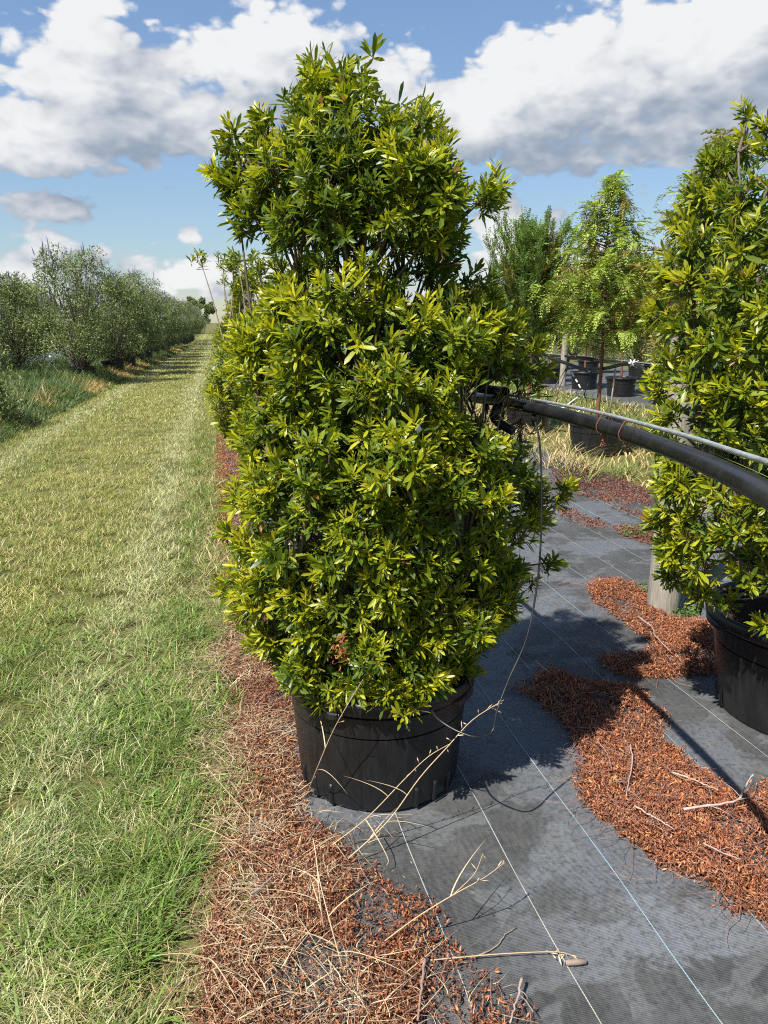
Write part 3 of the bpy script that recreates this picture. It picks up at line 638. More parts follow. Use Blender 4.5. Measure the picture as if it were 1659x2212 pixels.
    if pieces:
        q = O-EYE; depth = q@_f; px_ = CX+FPX*(q@_r)/depth; py_ = CY+FPX*(q@_d)/depth
        view = nrm(-q); fac = np.abs(np.einsum('ni,ni->n', Mx[:, :, 2], view))
        lead = ((axis[0]*NH[0]+axis[1]*NH[1])-(O@NH))            # how far in front of the axis plane
        score = fac*LLf/depth*np.where((px_ > 0) & (px_ < 1659) & (py_ > 0) & (py_ < 2212), 1, 0)*(.35+np.clip(lead, -.2, .7))
        solo[np.argsort(-np.where(ok, score, -1))[:pieces]] = True
    crown = Acc(); rest = ok & ~solo
    for k in range(4):
        s_ = rest & (kind == k); instance(crown, *LEAF_T[k], Mx[s_]*LLf[s_][:, None, None], O[s_]-org, col[s_])
    wood.obj('trunk', M_BARK, root)
    co_ = crown.obj('crown', M_LEAF, root); co_['kind'] = 'stuff'
    if pieces:
        cache = {}
        for i_ in np.where(solo)[0]:
            b = int(np.clip(col[i_][0]/.05, 0, 6)); key = (int(kind[i_]), b)
            if key not in cache:
                a = Acc(); a.add(*LEAF_T[key[0]], col[i_]); cache[key] = a.mesh('leaf', M_LEAF)
            o = bpy.data.objects.new('leaf', cache[key]); COL.objects.link(o); o.parent = co_
            R_ = Mx[i_]*LLf[i_]; p = O[i_]-org
            o.matrix_local = Matrix(((R_[0, 0], R_[0, 1], R_[0, 2], p[0]), (R_[1, 0], R_[1, 1], R_[1, 2], p[1]), (R_[2, 0], R_[2, 1], R_[2, 2], p[2]), (0, 0, 0, 1)))
    return root
def clusters_from_px(lst, axis, half, back=.75, seed=1, backgap=None):
    """photo blobs (x, y, r, yellowness[, depth share]) on the near side of the crown, with a far side to match"""
    rs = np.random.default_rng(seed); out = []
    for b in lst:
        x, y, r, yl = b[:4]; t0 = plane_t(x, y, axis); p0 = at(x, y, t0)
        hw = half(y); axx = (np.array([axis[0], axis[1], p0[2]])-EYE); cxp = CX+FPX*(axx@_r)/(axx@_f)
        dx = (x-cxp)/max(hw, 1); dep_ = math.sqrt(max(0, 1-dx*dx))*hw*t0/FPX
        share = b[4] if len(b) > 4 else .72
        p = at(x, y, t0-share*dep_); rm = r*t0/FPX
        out.append((p[0], p[1], p[2], rm, rm*.9, yl))
        if (backgap is None or not (backgap[0] < y < backgap[1])):
            if rs.random() < back:
                p = at(x+rs.normal(0, 25), y+rs.normal(0, 25), t0+rs.uniform(.35, .8)*dep_); out.append((p[0], p[1], p[2], rm*1.05, rm, yl*.8))
            if dep_ > .3 and rs.random() < .55:
                p = at(x+rs.normal(0, 30), y+rs.normal(0, 30), t0+rs.uniform(-.15, .25)*dep_); out.append((p[0], p[1], p[2], rm, rm, yl*.6))
    return out
main_blobs = [(676, 140, 18, .8), (675, 175, 34, .9), (745, 168, 38, .9), (690, 195, 50, .8), (770, 195, 48, .8), (740, 235, 62, .6), (672, 250, 48, .8),
    (562, 250, 20, .9), (565, 300, 32, .9), (498, 320, 34, 1), (462, 368, 24, 1), (520, 385, 58, 1), (590, 360, 60, 1), (640, 310, 52, .9), (735, 310, 66, .6), (700, 390, 80, .5),
    (842, 250, 38, .8), (905, 265, 50, 1), (868, 320, 60, .9), (955, 325, 40, 1), (805, 400, 40, .2), (925, 380, 55, .9), (980, 395, 24, 1), (950, 430, 38, .6), (860, 400, 55, 1),
    (505, 445, 36, .9), (560, 460, 62, .8), (520, 495, 30, .7), (630, 475, 66, .6), (735, 470, 82, .35), (835, 470, 66, .8), (905, 460, 62, 1), (925, 510, 52, 1), (960, 470, 34, .6),
    (965, 525, 34, .1), (970, 570, 36, .1), (705, 540, 48, .3, .3), (610, 525, 34, .4, .3), (770, 540, 40, .4, .2), (870, 530, 40, .5, .4),
    (800, 580, 46, 1, .9), (655, 585, 44, .6, .3), (705, 600, 48, .5, .2), (760, 600, 44, .6, .5), (855, 590, 44, .4, .2), (915, 585, 42, .4, .2), (605, 590, 38, .6, .2), (840, 625, 46, .7, .6), (690, 560, 40, .4, .6), (935, 560, 36, .4, .4), (1010, 600, 46, .3), (1050, 610, 40, .8), (960, 650, 60, .9), (1060, 665, 52, .9),
    (735, 640, 72, 1, .9), (650, 650, 58, 1), (830, 660, 58, .8), (900, 690, 62, 1), (590, 700, 60, 1), (680, 730, 82, .8), (790, 740, 72, .8), (1000, 730, 66, .9), (1085, 725, 50, .9), (1140, 755, 30, 1), (1110, 790, 48, .8), (880, 780, 60, .4, .5),
    (545, 760, 48, 1), (560, 815, 60, 1), (640, 815, 70, .8), (740, 820, 72, .6), (830, 850, 60, .5, .5), (1000, 810, 62, .5, .5), (930, 850, 56, .7, .6), (1090, 860, 62, .5),
    (590, 880, 46, .8), (640, 905, 58, .7), (720, 910, 66, .6), (810, 930, 66, .9), (880, 940, 70, 1, .9), (975, 920, 60, .7), (1050, 960, 62, .7), (1125, 930, 46, .6), (640, 975, 44, .6, .5),
    (560, 1035, 34, 1), (605, 1005, 46, .9), (680, 1020, 62, .7), (770, 1030, 66, .7), (860, 1010, 78, 1.1, .95), (960, 1030, 66, .6), (1060, 1050, 64, .8), (1130, 1030, 46, .7), (1165, 1075, 40, .9), (1212, 1078, 20, 1),
    (515, 1075, 42, 1.1), (580, 1095, 62, 1.1), (670, 1120, 70, .7), (760, 1110, 72, 1), (850, 1100, 62, .6), (940, 1120, 66, .6), (1040, 1140, 64, .6), (1110, 1150, 52, .7),
    (500, 1150, 32, 1), (545, 1190, 56, 1.1), (640, 1210, 62, .5, .5), (730, 1210, 70, .7), (830, 1200, 74, .9), (930, 1210, 70, .7), (1020, 1220, 60, .9), (1100, 1220, 48, .8), (1150, 1255, 26, 1),
    (505, 1250, 36, 1.1), (565, 1290, 66, 1.1), (660, 1290, 70, 1), (760, 1300, 74, .8), (860, 1290, 72, 1), (950, 1300, 66, 1), (1040, 1300, 60, 1.1), (1100, 1320, 34, 1),
    (525, 1330, 44, 1), (590, 1370, 60, 1), (680, 1370, 62, .9), (770, 1380, 66, .7), (870, 1370, 74, 1), (960, 1370, 62, 1), (1035, 1360, 44, 1),
    (610, 1420, 40, .7), (690, 1430, 44, .4, .5), (780, 1440, 46, .6, .7), (880, 1440, 66, 1.1), (950, 1440, 48, 1), (715, 1490, 44, 1.1, 1.35), (765, 1470, 44, .9, 1.2), (850, 1500, 58, 1.1, 1.3), (925, 1480, 50, 1, 1.2), (880, 1530, 40, 1.2, 1.5), (900, 1455, 60, 1.1, 1.2), (620, 1425, 46, .9, 1.0), (560, 1390, 44, 1, .9), (690, 1505, 30, 1.1, 1.4)]
def half_main(y): return float(np.interp(y, [80, 150, 250, 350, 450, 540, 600, 700, 900, 1080, 1250, 1380, 1460, 1550], [25, 85, 190, 270, 265, 235, 215, 300, 310, 345, 325, 280, 190, 175]))
AX = (MAIN[0], MAIN[1])
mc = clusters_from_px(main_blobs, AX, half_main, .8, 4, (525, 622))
core_rng = np.random.default_rng(77)
for k in range(120):                              # older foliage inside the crown
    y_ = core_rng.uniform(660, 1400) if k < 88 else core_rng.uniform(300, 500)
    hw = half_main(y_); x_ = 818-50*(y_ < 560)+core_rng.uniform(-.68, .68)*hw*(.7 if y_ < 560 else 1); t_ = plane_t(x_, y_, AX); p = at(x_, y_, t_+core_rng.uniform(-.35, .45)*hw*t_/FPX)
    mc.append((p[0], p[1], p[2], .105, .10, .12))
for k in range(152):                              # the outer shell all round
    y_ = core_rng.uniform(640, 1400) if k < 140 else core_rng.uniform(400, 500)
    hw = half_main(y_)*2.93/FPX; a_ = core_rng.uniform(0, 6.283); z_ = at(818, y_, plane_t(818, y_, AX))[2]; q_ = core_rng.uniform(.68, .86)*hw
    mc.append((MAIN[0]-.03*(y_ < 560)+q_*math.cos(a_), MAIN[1]+q_*math.sin(a_), z_, .085, .08, core_rng.uniform(.5, 1.15)))
b0 = np.array([MAIN[0], MAIN[1], .38])
def ms(*px): return [b0+rng.normal(0, .03, 3)*np.array([1, 1, 0])]+[at(x, y, plane_t(x, y, AX)+o) for x, y, o in px]
main_stems = [ms((790, 1100, 0), (740, 750, .02), (720, 450, 0), (680, 130, 0)), ms((760, 1150, .05), (690, 800, .05), (650, 600, -.03), (560, 380, -.05)), ms((840, 1100, -.05), (870, 750, 0), (870, 560, 0), (890, 280, 0)),
    ms((800, 1150, -.12), (770, 800, -.12), (775, 560, -.08), (760, 210, -.05)), ms((880, 1150, .05), (930, 850, .12), (925, 600, .02), (955, 380, 0)), ms((700, 1200, -.05), (600, 1050, -.1), (560, 800, -.05)),
    ms((930, 1200, .1), (1020, 1000, .32), (1070, 740, .2)), ms((760, 1280, -.2), (640, 1230, -.35)), ms((900, 1280, -.2), (1000, 1200, -.3)), ms((820, 1250, .2), (800, 900, .3), (760, 620, .15))]
make_shrub('tall bushy evergreen shrub with glossy yellow green leaves in the middle', AX, mc, main_stems, .40, 1600, 13, pieces=300, tall=[(at(bx_, by_, plane_t(bx_, by_, AX)), at(tx_, ty_, plane_t(tx_, ty_, AX)-.05)) for bx_, by_, tx_, ty_ in [(690, 250, 678, 160), (690, 260, 670, 195), (740, 260, 748, 175), (750, 270, 785, 205), (590, 400, 568, 290), (570, 420, 512, 350), (850, 350, 842, 272), (890, 350, 905, 285), (910, 400, 930, 355), (950, 580, 965, 545)]])

right_blobs = [(1650, 275, 34, .8), (1610, 320, 48, .8), (1560, 345, 42, .8), (1690, 320, 60, .8), (1780, 290, 70, .7), (1870, 330, 70, .7), (1520, 410, 50, .9), (1600, 420, 66, .7), (1690, 430, 74, .6), (1790, 420, 80, .6), (1900, 440, 80, .6), (1980, 480, 60, .7),
    (1470, 480, 42, .9), (1520, 510, 56, .8), (1610, 530, 66, .7), (1700, 550, 74, .6), (1800, 560, 80, .6), (1930, 570, 80, .6), (1450, 560, 34, .9), (1490, 610, 52, .9), (1580, 630, 66, .7), (1680, 660, 70, .8), (1790, 690, 80, .6), (1920, 700, 80, .6), (2020, 650, 60, .6),
    (1445, 1040, 45, 1), (1440, 1120, 44, 1.1), (1450, 1175, 44, 1.1), (1432, 950, 38, 1), (1440, 1240, 30, 1), (1430, 660, 24, 1), (1470, 700, 52, .9), (1550, 740, 66, .9), (1650, 760, 70, .8), (1760, 800, 80, .6), (1900, 830, 80, .6), (1440, 780, 44, 1), (1500, 820, 62, .9), (1600, 850, 66, .9), (1700, 870, 70, .8), (2030, 820, 70, .6),
    (1420, 850, 34, 1), (1450, 900, 46, .9), (1540, 920, 56, .7), (1640, 960, 56, .8), (1740, 980, 70, .7), (1870, 980, 80, .6), (2000, 1000, 80, .6), (1450, 990, 40, .9), (1480, 1050, 50, 1), (1560, 1050, 52, .8), (1660, 1070, 60, .8),
    (1450, 1100, 38, 1), (1500, 1140, 56, 1.1), (1590, 1140, 60, 1), (1680, 1150, 62, .9), (1800, 1150, 80, .7), (1950, 1150, 80, .7), (1460, 1190, 40, 1.1), (1530, 1220, 56, 1.1), (1620, 1230, 60, 1), (1710, 1240, 60, .9), (1840, 1270, 70, .8), (1510, 1280, 40, 1), (1570, 1295, 40, .9), (1650, 1340, 26, 1.1, .95), (1750, 1330, 50, .8), (1950, 1300, 70, .7)]
def half_right(y): return float(np.interp(y, [250, 350, 500, 700, 900, 1050, 1200, 1340], [150, 300, 400, 420, 420, 400, 360, 240]))
AR = (RIGHT[0], RIGHT[1]); rc = clusters_from_px(right_blobs, AR, half_right, .7, 8)
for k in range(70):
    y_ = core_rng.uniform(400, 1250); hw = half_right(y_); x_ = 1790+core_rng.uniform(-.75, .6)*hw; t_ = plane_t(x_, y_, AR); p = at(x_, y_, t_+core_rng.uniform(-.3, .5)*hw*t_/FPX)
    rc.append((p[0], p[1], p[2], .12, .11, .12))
b0r = np.array([RIGHT[0], RIGHT[1], .40])
def rstem(*px): return [b0r+rng.normal(0, .04, 3)*np.array([1, 1, 0])]+[at(x, y, plane_t(x, y, AR)+o) for x, y, o in px]
right_stems = [rstem((1680, 1050, -.2), (1610, 700, -.25), (1595, 330, -.1)), rstem((1700, 1000, -.3), (1640, 800, -.35), (1640, 450, -.2)), rstem((1780, 900, 0), (1790, 600, 0), (1780, 300, 0)), rstem((1850, 900, .1), (1900, 600, .1), (1890, 350, 0)), rstem((1640, 1150, -.1), (1530, 1000, -.15), (1500, 650, -.1)), rstem((1650, 1250, -.2), (1550, 1180, -.3))]
make_shrub('leafy evergreen shrub cut off by the right edge of the picture', AR, rc, right_stems,   .40, 1250, 13, (.040, .064), pieces=300, yel=1.0)

# the next shrubs of the row, seen past the left side of the big one
def column_shrub(label, x, y, h, r, seed, ntall, dens=330):
    rs = np.random.default_rng(seed); cl = []
    for k in range(95):
        z = .45+(h-.45)*rs.random(); a_ = rs.uniform(0, 6.28); rr = r*(.55+.45*math.sin(math.pi*min(1, (z-.2)/(h))**.8))*rs.uniform(.55, .85); q = rs.uniform(.13, .2)
        cl.append((x+rr*math.cos(a_), y+rr*math.sin(a_), z, q, q, rs.uniform(.8, 1.25)))
    tl = []
    for k in range(ntall):
        a_ = rs.uniform(0, 6.28); q = r*.75*math.sqrt(rs.random()); b = (x+q*math.cos(a_), y+q*math.sin(a_), h-.35); tl.append((b, (b[0]+rs.normal(0, .08)-.03, b[1]+rs.normal(0, .08), h+rs.uniform(.15, .62))))
    st = [[(x+rs.normal(0, .04), y+rs.normal(0, .04), .38), (x+rs.normal(0, .12), y+rs.normal(0, .12), h*.5), (x+rs.normal(0, .25), y+rs.normal(0, .25), h*.9)] for k in range(6)]
    return make_shrub(label, (x, y), cl, st, .38, dens, 10, (.055, .09), tall=tl, twig=True)
column_shrub('shrub with tall bare topped shoots behind the big shrub, beside the lane', .57, 8.7, 1.80, .74, 21, 40, 620)
make_pot((.57, 8.7, .014), .305, .375, .455, 'black pot by the lane, half hidden behind the big shrub', rz=1.0, detail=False)
for k, y_ in enumerate((12.2, 15.9)):
    column_shrub(('evergreen shrub further along the lane, second behind the big shrub', 'farthest evergreen shrub of the middle row beside the lane')[k], .6, y_, 1.7, .6, 40+k, 8, 170)
    make_pot((.6, y_, .014), .305, .375, .455, ('black pot of the second shrub behind the big one', 'farthest black pot of the middle row')[k], rz=1.0, detail=False, seg=32)
a = Acc(); n_ = 46; instance(a, *LIT_T[0], rand_frames(n_, 1.2)*rng.uniform(.018, .032, (n_, 1, 1)), at(735, 1408, 2.40)+rng.normal(0, .013, (n_, 3))*np.array([1, 1, 1.3]), LIT_C[rng.integers(0, 3, n_)])
v, fc = tube(np.array([at(735, 1408, 2.40), at(742, 1375, 2.42), at(760, 1330, 2.50)]), .0015, 4); a.add(v, fc, (.2, .1, .06))
tag(a.obj('dead_sprig', M_LITTER), 'small sprig of withered red brown leaves hanging in the shrub', 'dead leaves')

# ------------------------------------------------------------------ irrigation pipe, cable and their fittings
DP = .042
pp = [(1008, 858, 23), (1060, 862, 25), (1110, 872, 26.5), (1200, 893, 30), (1300, 922, 34.5), (1400, 952, 40), (1500, 989, 46.5), (1600, 1036, 55), (1660, 1068, 61), (1720, 1106, 69), (1790, 1160, 82)]
pts = np.array([at(x, y, FPX*DP/w) for x, y, w in pp])
yy = pts[:, 1]; pts[:, 0] = np.polyval(np.polyfit(yy, pts[:, 0], 3), yy); pts[:, 2] = np.polyval(np.polyfit(yy, pts[:, 2], 3), yy)
cs = spline(pts, 60); back = cs[0]+np.array([.0, .0, -.005])
pp_ = np.vstack([np.array([cs[0]+np.array([-.05, 6.0, -.02]), cs[0]+np.array([-.04, 3.0, -.06]), cs[0]+np.array([-.02, 1.2, -.02])]), cs])
fwd_ = cs[-1]+(cs[-1]-cs[-4])*np.array([1, 1, .2])*7
pp_ = np.vstack([pp_, [cs[-1]+(fwd_-cs[-1])*.5, fwd_]])
pipe = empty('irrigation_pipe', tuple(cs[0]), 'thick black plastic irrigation pipe running to the right edge', 'pipe')
a = Acc(); v, fc = tube(pp_, DP/2*.93, 20); a.add(v-cs[0], fc); a.obj('pipe_wall', M_PIPE, pipe)
a = Acc()
st_ = cs+np.array([0, 0, DP/2]); off_ = np.cross(nrm(np.gradient(cs, axis=0)), np.array([0, 0, 1.0])); v_, f__ = [], []
L1 = cs+np.array([0, 0, DP/2*.93])-off_*.0075; L2 = cs+np.array([0, 0, DP/2*.90])-off_*.0105; n_ = len(cs); i_ = np.arange(n_-1)
a.add(np.r_[L1, L2]-cs[0]+np.array([0, 0, .0015]), np.stack([i_, i_+n_, i_+n_+1, i_+1], -1), (.30, .34, .05)); a.obj('colour_stripe', M_STRAW, pipe)
# steel cable: seven wound strands
cb = spline([at(1092, 852, FPX*DP/25.5), at(1200, 872, FPX*DP/30), at(1300, 893, FPX*DP/34.5), at(1400, 919, FPX*DP/40), at(1500, 947, FPX*DP/46.5), at(1600, 980, FPX*DP/54), at(1659, 999, FPX*DP/60), at(1730, 1022, FPX*DP/70), at(1850, 1065, FPX*DP/90)], 420)
cable = empty('steel_cable', tuple(cb[0]), 'twisted galvanised steel cable lying along the top of the pipe', 'cable')
tn = nrm(np.gradient(cb, axis=0)); sd_ = nrm(np.cross(tn, np.array([0, 0, 1.0]))); up_ = np.cross(sd_, tn); arc = np.r_[0, np.cumsum(np.linalg.norm(np.diff(cb, axis=0), axis=1))]
for k in range(6):
    an = arc/.040*2*np.pi+k*math.pi/3; p = cb+.0034*(np.cos(an)[:, None]*sd_+np.sin(an)[:, None]*up_)
    a = Acc(); v, fc = tube(p-cb[0], .0019, 5); a.add(v, fc); a.obj('strand', M_STEEL, cable)
a = Acc(); v, fc = tube(cb[::6]-cb[0], .0022, 5); a.add(v, fc); a.obj('core_strand', M_STEEL, cable)
def cpt(x): return np.array([np.interp(x, [p[0] for p in pp], pts[:, i]) for i in range(3)])
def pipe_at(f):                                   # centre and frame at a share of the visible run
    k = f*(len(cs)-1); i0 = int(min(k, len(cs)-2)); p = cs[i0]+(cs[i0+1]-cs[i0])*(k-i0); t = nrm(cs[i0+1]-cs[i0]); s = nrm(np.cross(t, np.array([0, 0, 1.0]))); return p, t, s, np.cross(s, t)
def idx_for_px(x):
    q = cs-EYE; px_ = CX+FPX*(q@_r)/(q@_f); return float(np.interp(x, px_, np.linspace(0, 1, len(cs))))
for (x_, lb, r_) in [(1112, 'rusty wire tie near the open pipe ends', .0014), (1306, 'rusty wire tie with a twisted knot under the pipe', .0017), (1356, 'rusty wire tie with a coiled end, rightmost on the pipe', .0017)]:
    p, t, s, u = pipe_at(idx_for_px(x_)); an = np.linspace(-1.0, 2*math.pi-1.0, 40); rad = DP/2+.002+.012*np.exp(-((an-math.pi/2)/.55)**2)
    loop = p+rad[:, None]*(np.cos(an)[:, None]*s+np.sin(an)[:, None]*u)+t*np.linspace(0, .006, 40)[:, None]
    a = Acc(); v, fc = tube(loop, r_, 5); a.add(v, fc, (.20, .075, .045))
    b_ = p-u*(DP/2+.002); kn = np.linspace(0, 1, 60)
    knot = b_+np.c_[.006*np.sin(kn*26), .006*np.cos(kn*22), -kn*.026+.004*np.sin(kn*40)] if x_ != 1356 else b_+np.c_[.002*np.sin(kn*9)+.010*np.cos(kn*13), .010*np.sin(kn*13), -.014-.010*np.sin(kn*13+1)*.8]
    v, fc = tube(knot, r_*.9, 5); a.add(v, fc, (.22, .085, .05)); tag(a.obj('wire_tie', M_METAL_RUST), lb, 'wire tie', 'wire ties on the pipe')
def hollow(name, P, ro, ri, label):
    n = len(P); vo, fo = tube(P, ro, 18, False); vi, fi = tube(P, ri, 18, False); a = Acc(); k = np.arange(18); k2 = (k+1) % 18; N = len(vo)
    F = [fo[0], fi[0][:, ::-1]+N, np.stack([k, k+N, k2+N, k2], -1), np.stack([(n-1)*18+k, (n-1)*18+k2, (n-1)*18+k2+N, (n-1)*18+k+N], -1)]
    a.add(np.r_[vo, vi], [np.concatenate(F)]); return tag(a.obj(name, M_PIPE), label, 'pipe', 'loose ends of black pipe')
tE = FPX*DP/25.
hollow('pipe_offcut', spline([at(1030, 838, tE+.02), at(1050, 841, tE), at(1075, 844, tE-.04), at(1092, 846, tE-.10)], 14), .0165, .0135, 'short open pipe stub lying on top of the pipe end')
hollow('pipe_offcut', spline([at(1083, 868, tE-.09), at(1071, 885, tE-.10), at(1067, 900, tE-.10), at(1080, 915, tE-.11), at(1110, 932, tE-.13)], 20), .0160, .0130, 'bent pipe elbow hanging below the pipe end')
def hose(name, P, r, label, n=60, group='thin drip hoses'):
    o = empty(name, tuple(P[0]), label, 'hose', group); q = spline(P, n)-np.array(P[0])
    a = Acc(); v, fc = tube(q, r, 8); a.add(v, fc); a.obj('tube', M_PIPE, o)
    a = Acc(); v, fc = lathe([(.0, .014), (.006, .014), (.010, .008), (.011, -.004), (.007, -.006), (.005, -.022), (.0, -.022)], 14); a.add(v, fc); a.obj('emitter', M_PIPE, o)
    return o
p1 = pipe_at(idx_for_px(1155))[0]-np.array([0, 0, DP/2+.012]); p2 = pipe_at(idx_for_px(1052))[0]-np.array([0, 0, DP/2+.012])
t1 = (p1-EYE)@_f
hose('drip_hose', [p1, at(1166, 960, t1-.01), at(1170, 1080, t1), at(1164, 1230, t1+.02), at(1140, 1370, t1+.0), at(1098, 1470, t1-.02), at(1074, 1535, t1-.04), at(1063, 1580, t1-.05), at(1030, 1592, t1-.08), at(985, 1578, t1-.06), at(945, 1552, t1-.02), at(930, 1530, t1+.06)], .0034, 'thin black drip hose looping from the pipe down to the big pot', 90)
t2 = (p2-EYE)@_f
hose('drip_hose', [p2, at(1046, 920, t2-.06), at(1034, 1000, t2-.10), at(1022, 1080, t2-.12), at(1008, 1170, t2-.10), at(990, 1260, t2)], .0034, 'thin black drip hose hanging straight into the big shrub')
# loose wire curls at the cable end
for P, lb in [([at(1088, 872, tE-.12), at(1105, 866, tE-.10), at(1118, 872, tE-.10), at(1135, 860, tE-.12), at(1160, 862, tE-.14), at(1185, 873, tE-.2), at(1215, 878, tE-.25)], 'pale wire end wound round the cable by the pipe stubs'),
              ([at(1112, 935, tE-.12), at(1130, 938, tE-.12), at(1138, 955, tE-.12), at(1150, 965, tE-.12), at(1152, 980, tE-.12), at(1163, 998, tE-.12)], 'loose grey wire curl hanging below the bent pipe elbow')]:
    a = Acc(); v, fc = tube(spline(P, 40), .0016, 6); a.add(v, fc); tag(a.obj('wire', M_STEEL), lb, 'wire')

# ------------------------------------------------------------------ posts
def post(base, h, r, label, tilt=(0, 0), seg=24):
    zs = np.linspace(-.05, h, 12); an = np.arange(seg)/seg*6.2832; V = []
    sd_ = rng.integers(0, 999)
    for z in zs:
        rr = r*(1.04-.06*z/h)*(1+.05*(fbm(np.cos(an)*2+sd_, np.sin(an)*2+z*1.5, 1.5, 3)-.5)*2)
        V.append(np.c_[base[0]+tilt[0]*z+rr*np.cos(an), base[1]+tilt[1]*z+rr*np.sin(an), np.full(seg, z+.0)])
    V = np.concatenate(V); i = np.arange(11)[:, None]*seg; j = np.arange(seg)[None]; j2 = (j+1) % seg
    o = empty('wooden_post', (base[0], base[1], 0), label, 'post', 'round wooden posts'); org = np.array([base[0], base[1], 0])
    a = Acc(); a.add(V-org, np.stack([i+j, i+j2, i+seg+j2, i+seg+j], -1).reshape(-1, 4)); a.obj('shaft', M_POST, o)
    top = V[-seg:]; c = top.mean(0)+np.array([0, 0, .004]); a = Acc(); k = np.arange(seg); a.add(np.vstack([top, c])-org+np.array([0, 0, .002]), np.stack([k, (k+1) % seg, np.full(seg, seg)], -1)); a.obj('end_grain', M_POST, o)
    return o
post((2.56, 3.93), 1.62, .088, 'weathered grey wooden post behind the right shrub')
post((9.25, 19.9), 1.52, .085, 'pale wooden post left of the cypress trunk, beyond the second lane', (.02, 0))
post((9.2, 14.6), 1.5, .08, 'wooden post among the far pots, right of the cypress trunk')
post((-4.25, 24.9), 1.62, .10, 'grey wooden post standing in the first purple flowering shrub')
post((9.3, 25.5), 1.5, .08, 'distant wooden post between the far potted trees')

# ------------------------------------------------------------------ conifers (bald cypress) in pots
def spray_leaflets(P, Dr, n, ll, lw, droop, acc, cols):
    """pinnate sprays: rows of slender leaflets along short axes"""
    for k in range(len(P)):
        d_ = nrm(Dr[k]); s = nrm(np.cross(d_, np.array([0, 0, 1.0]))+1e-6); up = np.cross(s, d_); L_ = rng.uniform(.10, .19)
        t = np.linspace(.05, 1, n); ax = P[k]+d_*L_*t[:, None]+np.array([0, 0, -droop])*(t**2)[:, None]*L_
        for sg in (-1, 1):
            dr = nrm(d_[None]*.75+sg*s[None]*.75+rng.normal(0, .13, (n, 3))+np.array([0, 0, -.15])); l_ = ll*(1.1-.55*t)
            w = nrm(np.cross(dr, up+rng.normal(0, .3, (n, 3))))*lw*.5
            V = np.stack([ax-w*.4, ax+dr*l_[:, None]*.5-w, ax+dr*l_[:, None], ax+dr*l_[:, None]*.5+w], 1).reshape(-1, 3)
            acc.add(V, (np.arange(n)[:, None]*4+np.arange(4)[None]), np.repeat(cols[k][None]*rng.uniform(.8, 1.2, (n, 1)), 4, axis=0))
def make_conifer(label, loc, h, rmax, z0, habit, green, brown, seed, nb=60, ll=.05, lw=.011, nsp=13, group='young conifers in pots'):
    global rng
    keep_rng = rng; rng = np.random.default_rng(seed)
    root = empty('conifer', loc, label, 'tree', group)
    tk = Acc(); p = spline([(0, 0, 0), (.02, .0, h*.3), (-.02, .02, h*.65), (.03, 0, h)], 16); v, fc = tube(p, np.linspace(.034*h/3.4, .004, 16), 8); tk.add(v, fc, np.array([.20, .095, .06]))
    fo = Acc(); P, Dr, C = [], [], []
    for k in range(nb):
        f_ = (k+rng.random())/nb; z = z0+(h-z0)*f_**.9; an = k*2.4+rng.normal(0, .4)
        prof = (1-f_)**.75*min(1, (f_+.22)*2.4) if habit == 'cone' else math.sin(math.pi*min(.97, .18+.8*f_))**.8
        L_ = rmax*max(.10, prof)*rng.uniform(.45, 1.2); rise = .25 if habit == 'cone' else .95
        b = np.array([np.interp(z, p[:, 2], p[:, 0]), np.interp(z, p[:, 2], p[:, 1]), z]); o_ = np.array([math.cos(an), math.sin(an), 0])
        bp = spline([b, b+o_*L_*.5+np.array([0, 0, L_*.5*rise]), b+o_*L_*(1.0 if habit == 'cone' else .8)+np.array([0, 0, L_*(.12 if habit == 'cone' else 1.1)])], 8)
        v, fc = tube(bp, np.linspace(.009*L_/.6+.002, .002, 8), 4, False); tk.add(v, fc, (.21, .12, .08))
        ns = max(3, int(nsp*L_/rmax+3)); yb = rng.random() < brown
        for q in range(ns):
            t = rng.uniform(.2, 1.0); pt = np.array([np.interp(t*7, np.arange(8), bp[:, i]) for i in range(3)])
            dr = nrm(bp[-1]-bp[0])*.6+rng.normal(0, .5, 3)+np.array([0, 0, -.1 if habit == 'cone' else .5])
            P.append(pt); Dr.append(dr); C.append((np.array([.22, .17, .035]) if yb and rng.random() < .8 else np.array(green))*rng.uniform(.75, 1.3))
    spray_leaflets(np.array(P), np.array(Dr), 8, ll, lw, .5 if habit == 'cone' else -.1, fo, np.array(C))
    tk.obj('trunk', M_BARK, root); o = fo.obj('crown', M_FAR, root); o['kind'] = 'stuff'
    rng = keep_rng; return root
spots = [((4.86, 9.35), 3.08, 1.02, 'cone', (.33, .42, .075), .25, 'light green cypress with a bare red brown trunk, centre of the conifers'), ((4.78, 11.5), 2.52, .80, 'up', (.17, .26, .065), .10, 'dark green upright conifer just right of the big shrub'), ((4.7, 7.0), 3.05, 1.0, 'cone', (.33, .38, .075), .5, 'bronzed cypress rising behind the right shrub')]
protos = []
for k, ((x, y), h, rm, hb, gr_, br, lb) in enumerate(spots):
    make_pot((x, y, .004), .30, .365, .45, ('black pot of the bare trunked cypress, ringed by dry weeds', 'black pot hidden behind the big shrub, under the dark conifer', 'black pot behind the left side of the right shrub')[k], rz=k, detail=False, seg=40)
    protos.append(make_conifer(lb, (x, y, .38), h, rm, (.95, .75, .9)[k], hb, gr_, br, 60+k, (130, 170, 120)[k], (.062, .052, .062)[k], .016, (30, 26, 28)[k]))
stake = Acc(); v, fc = tube([(4.98, 9.25, .38), (5.02, 9.22, 1.25)], .011, 6); stake.add(v, fc, (.40, .34, .27)); tag(stake.obj('stake', M_BARK), 'thin grey bamboo stake beside the bare cypress trunk', 'stake')
far = []
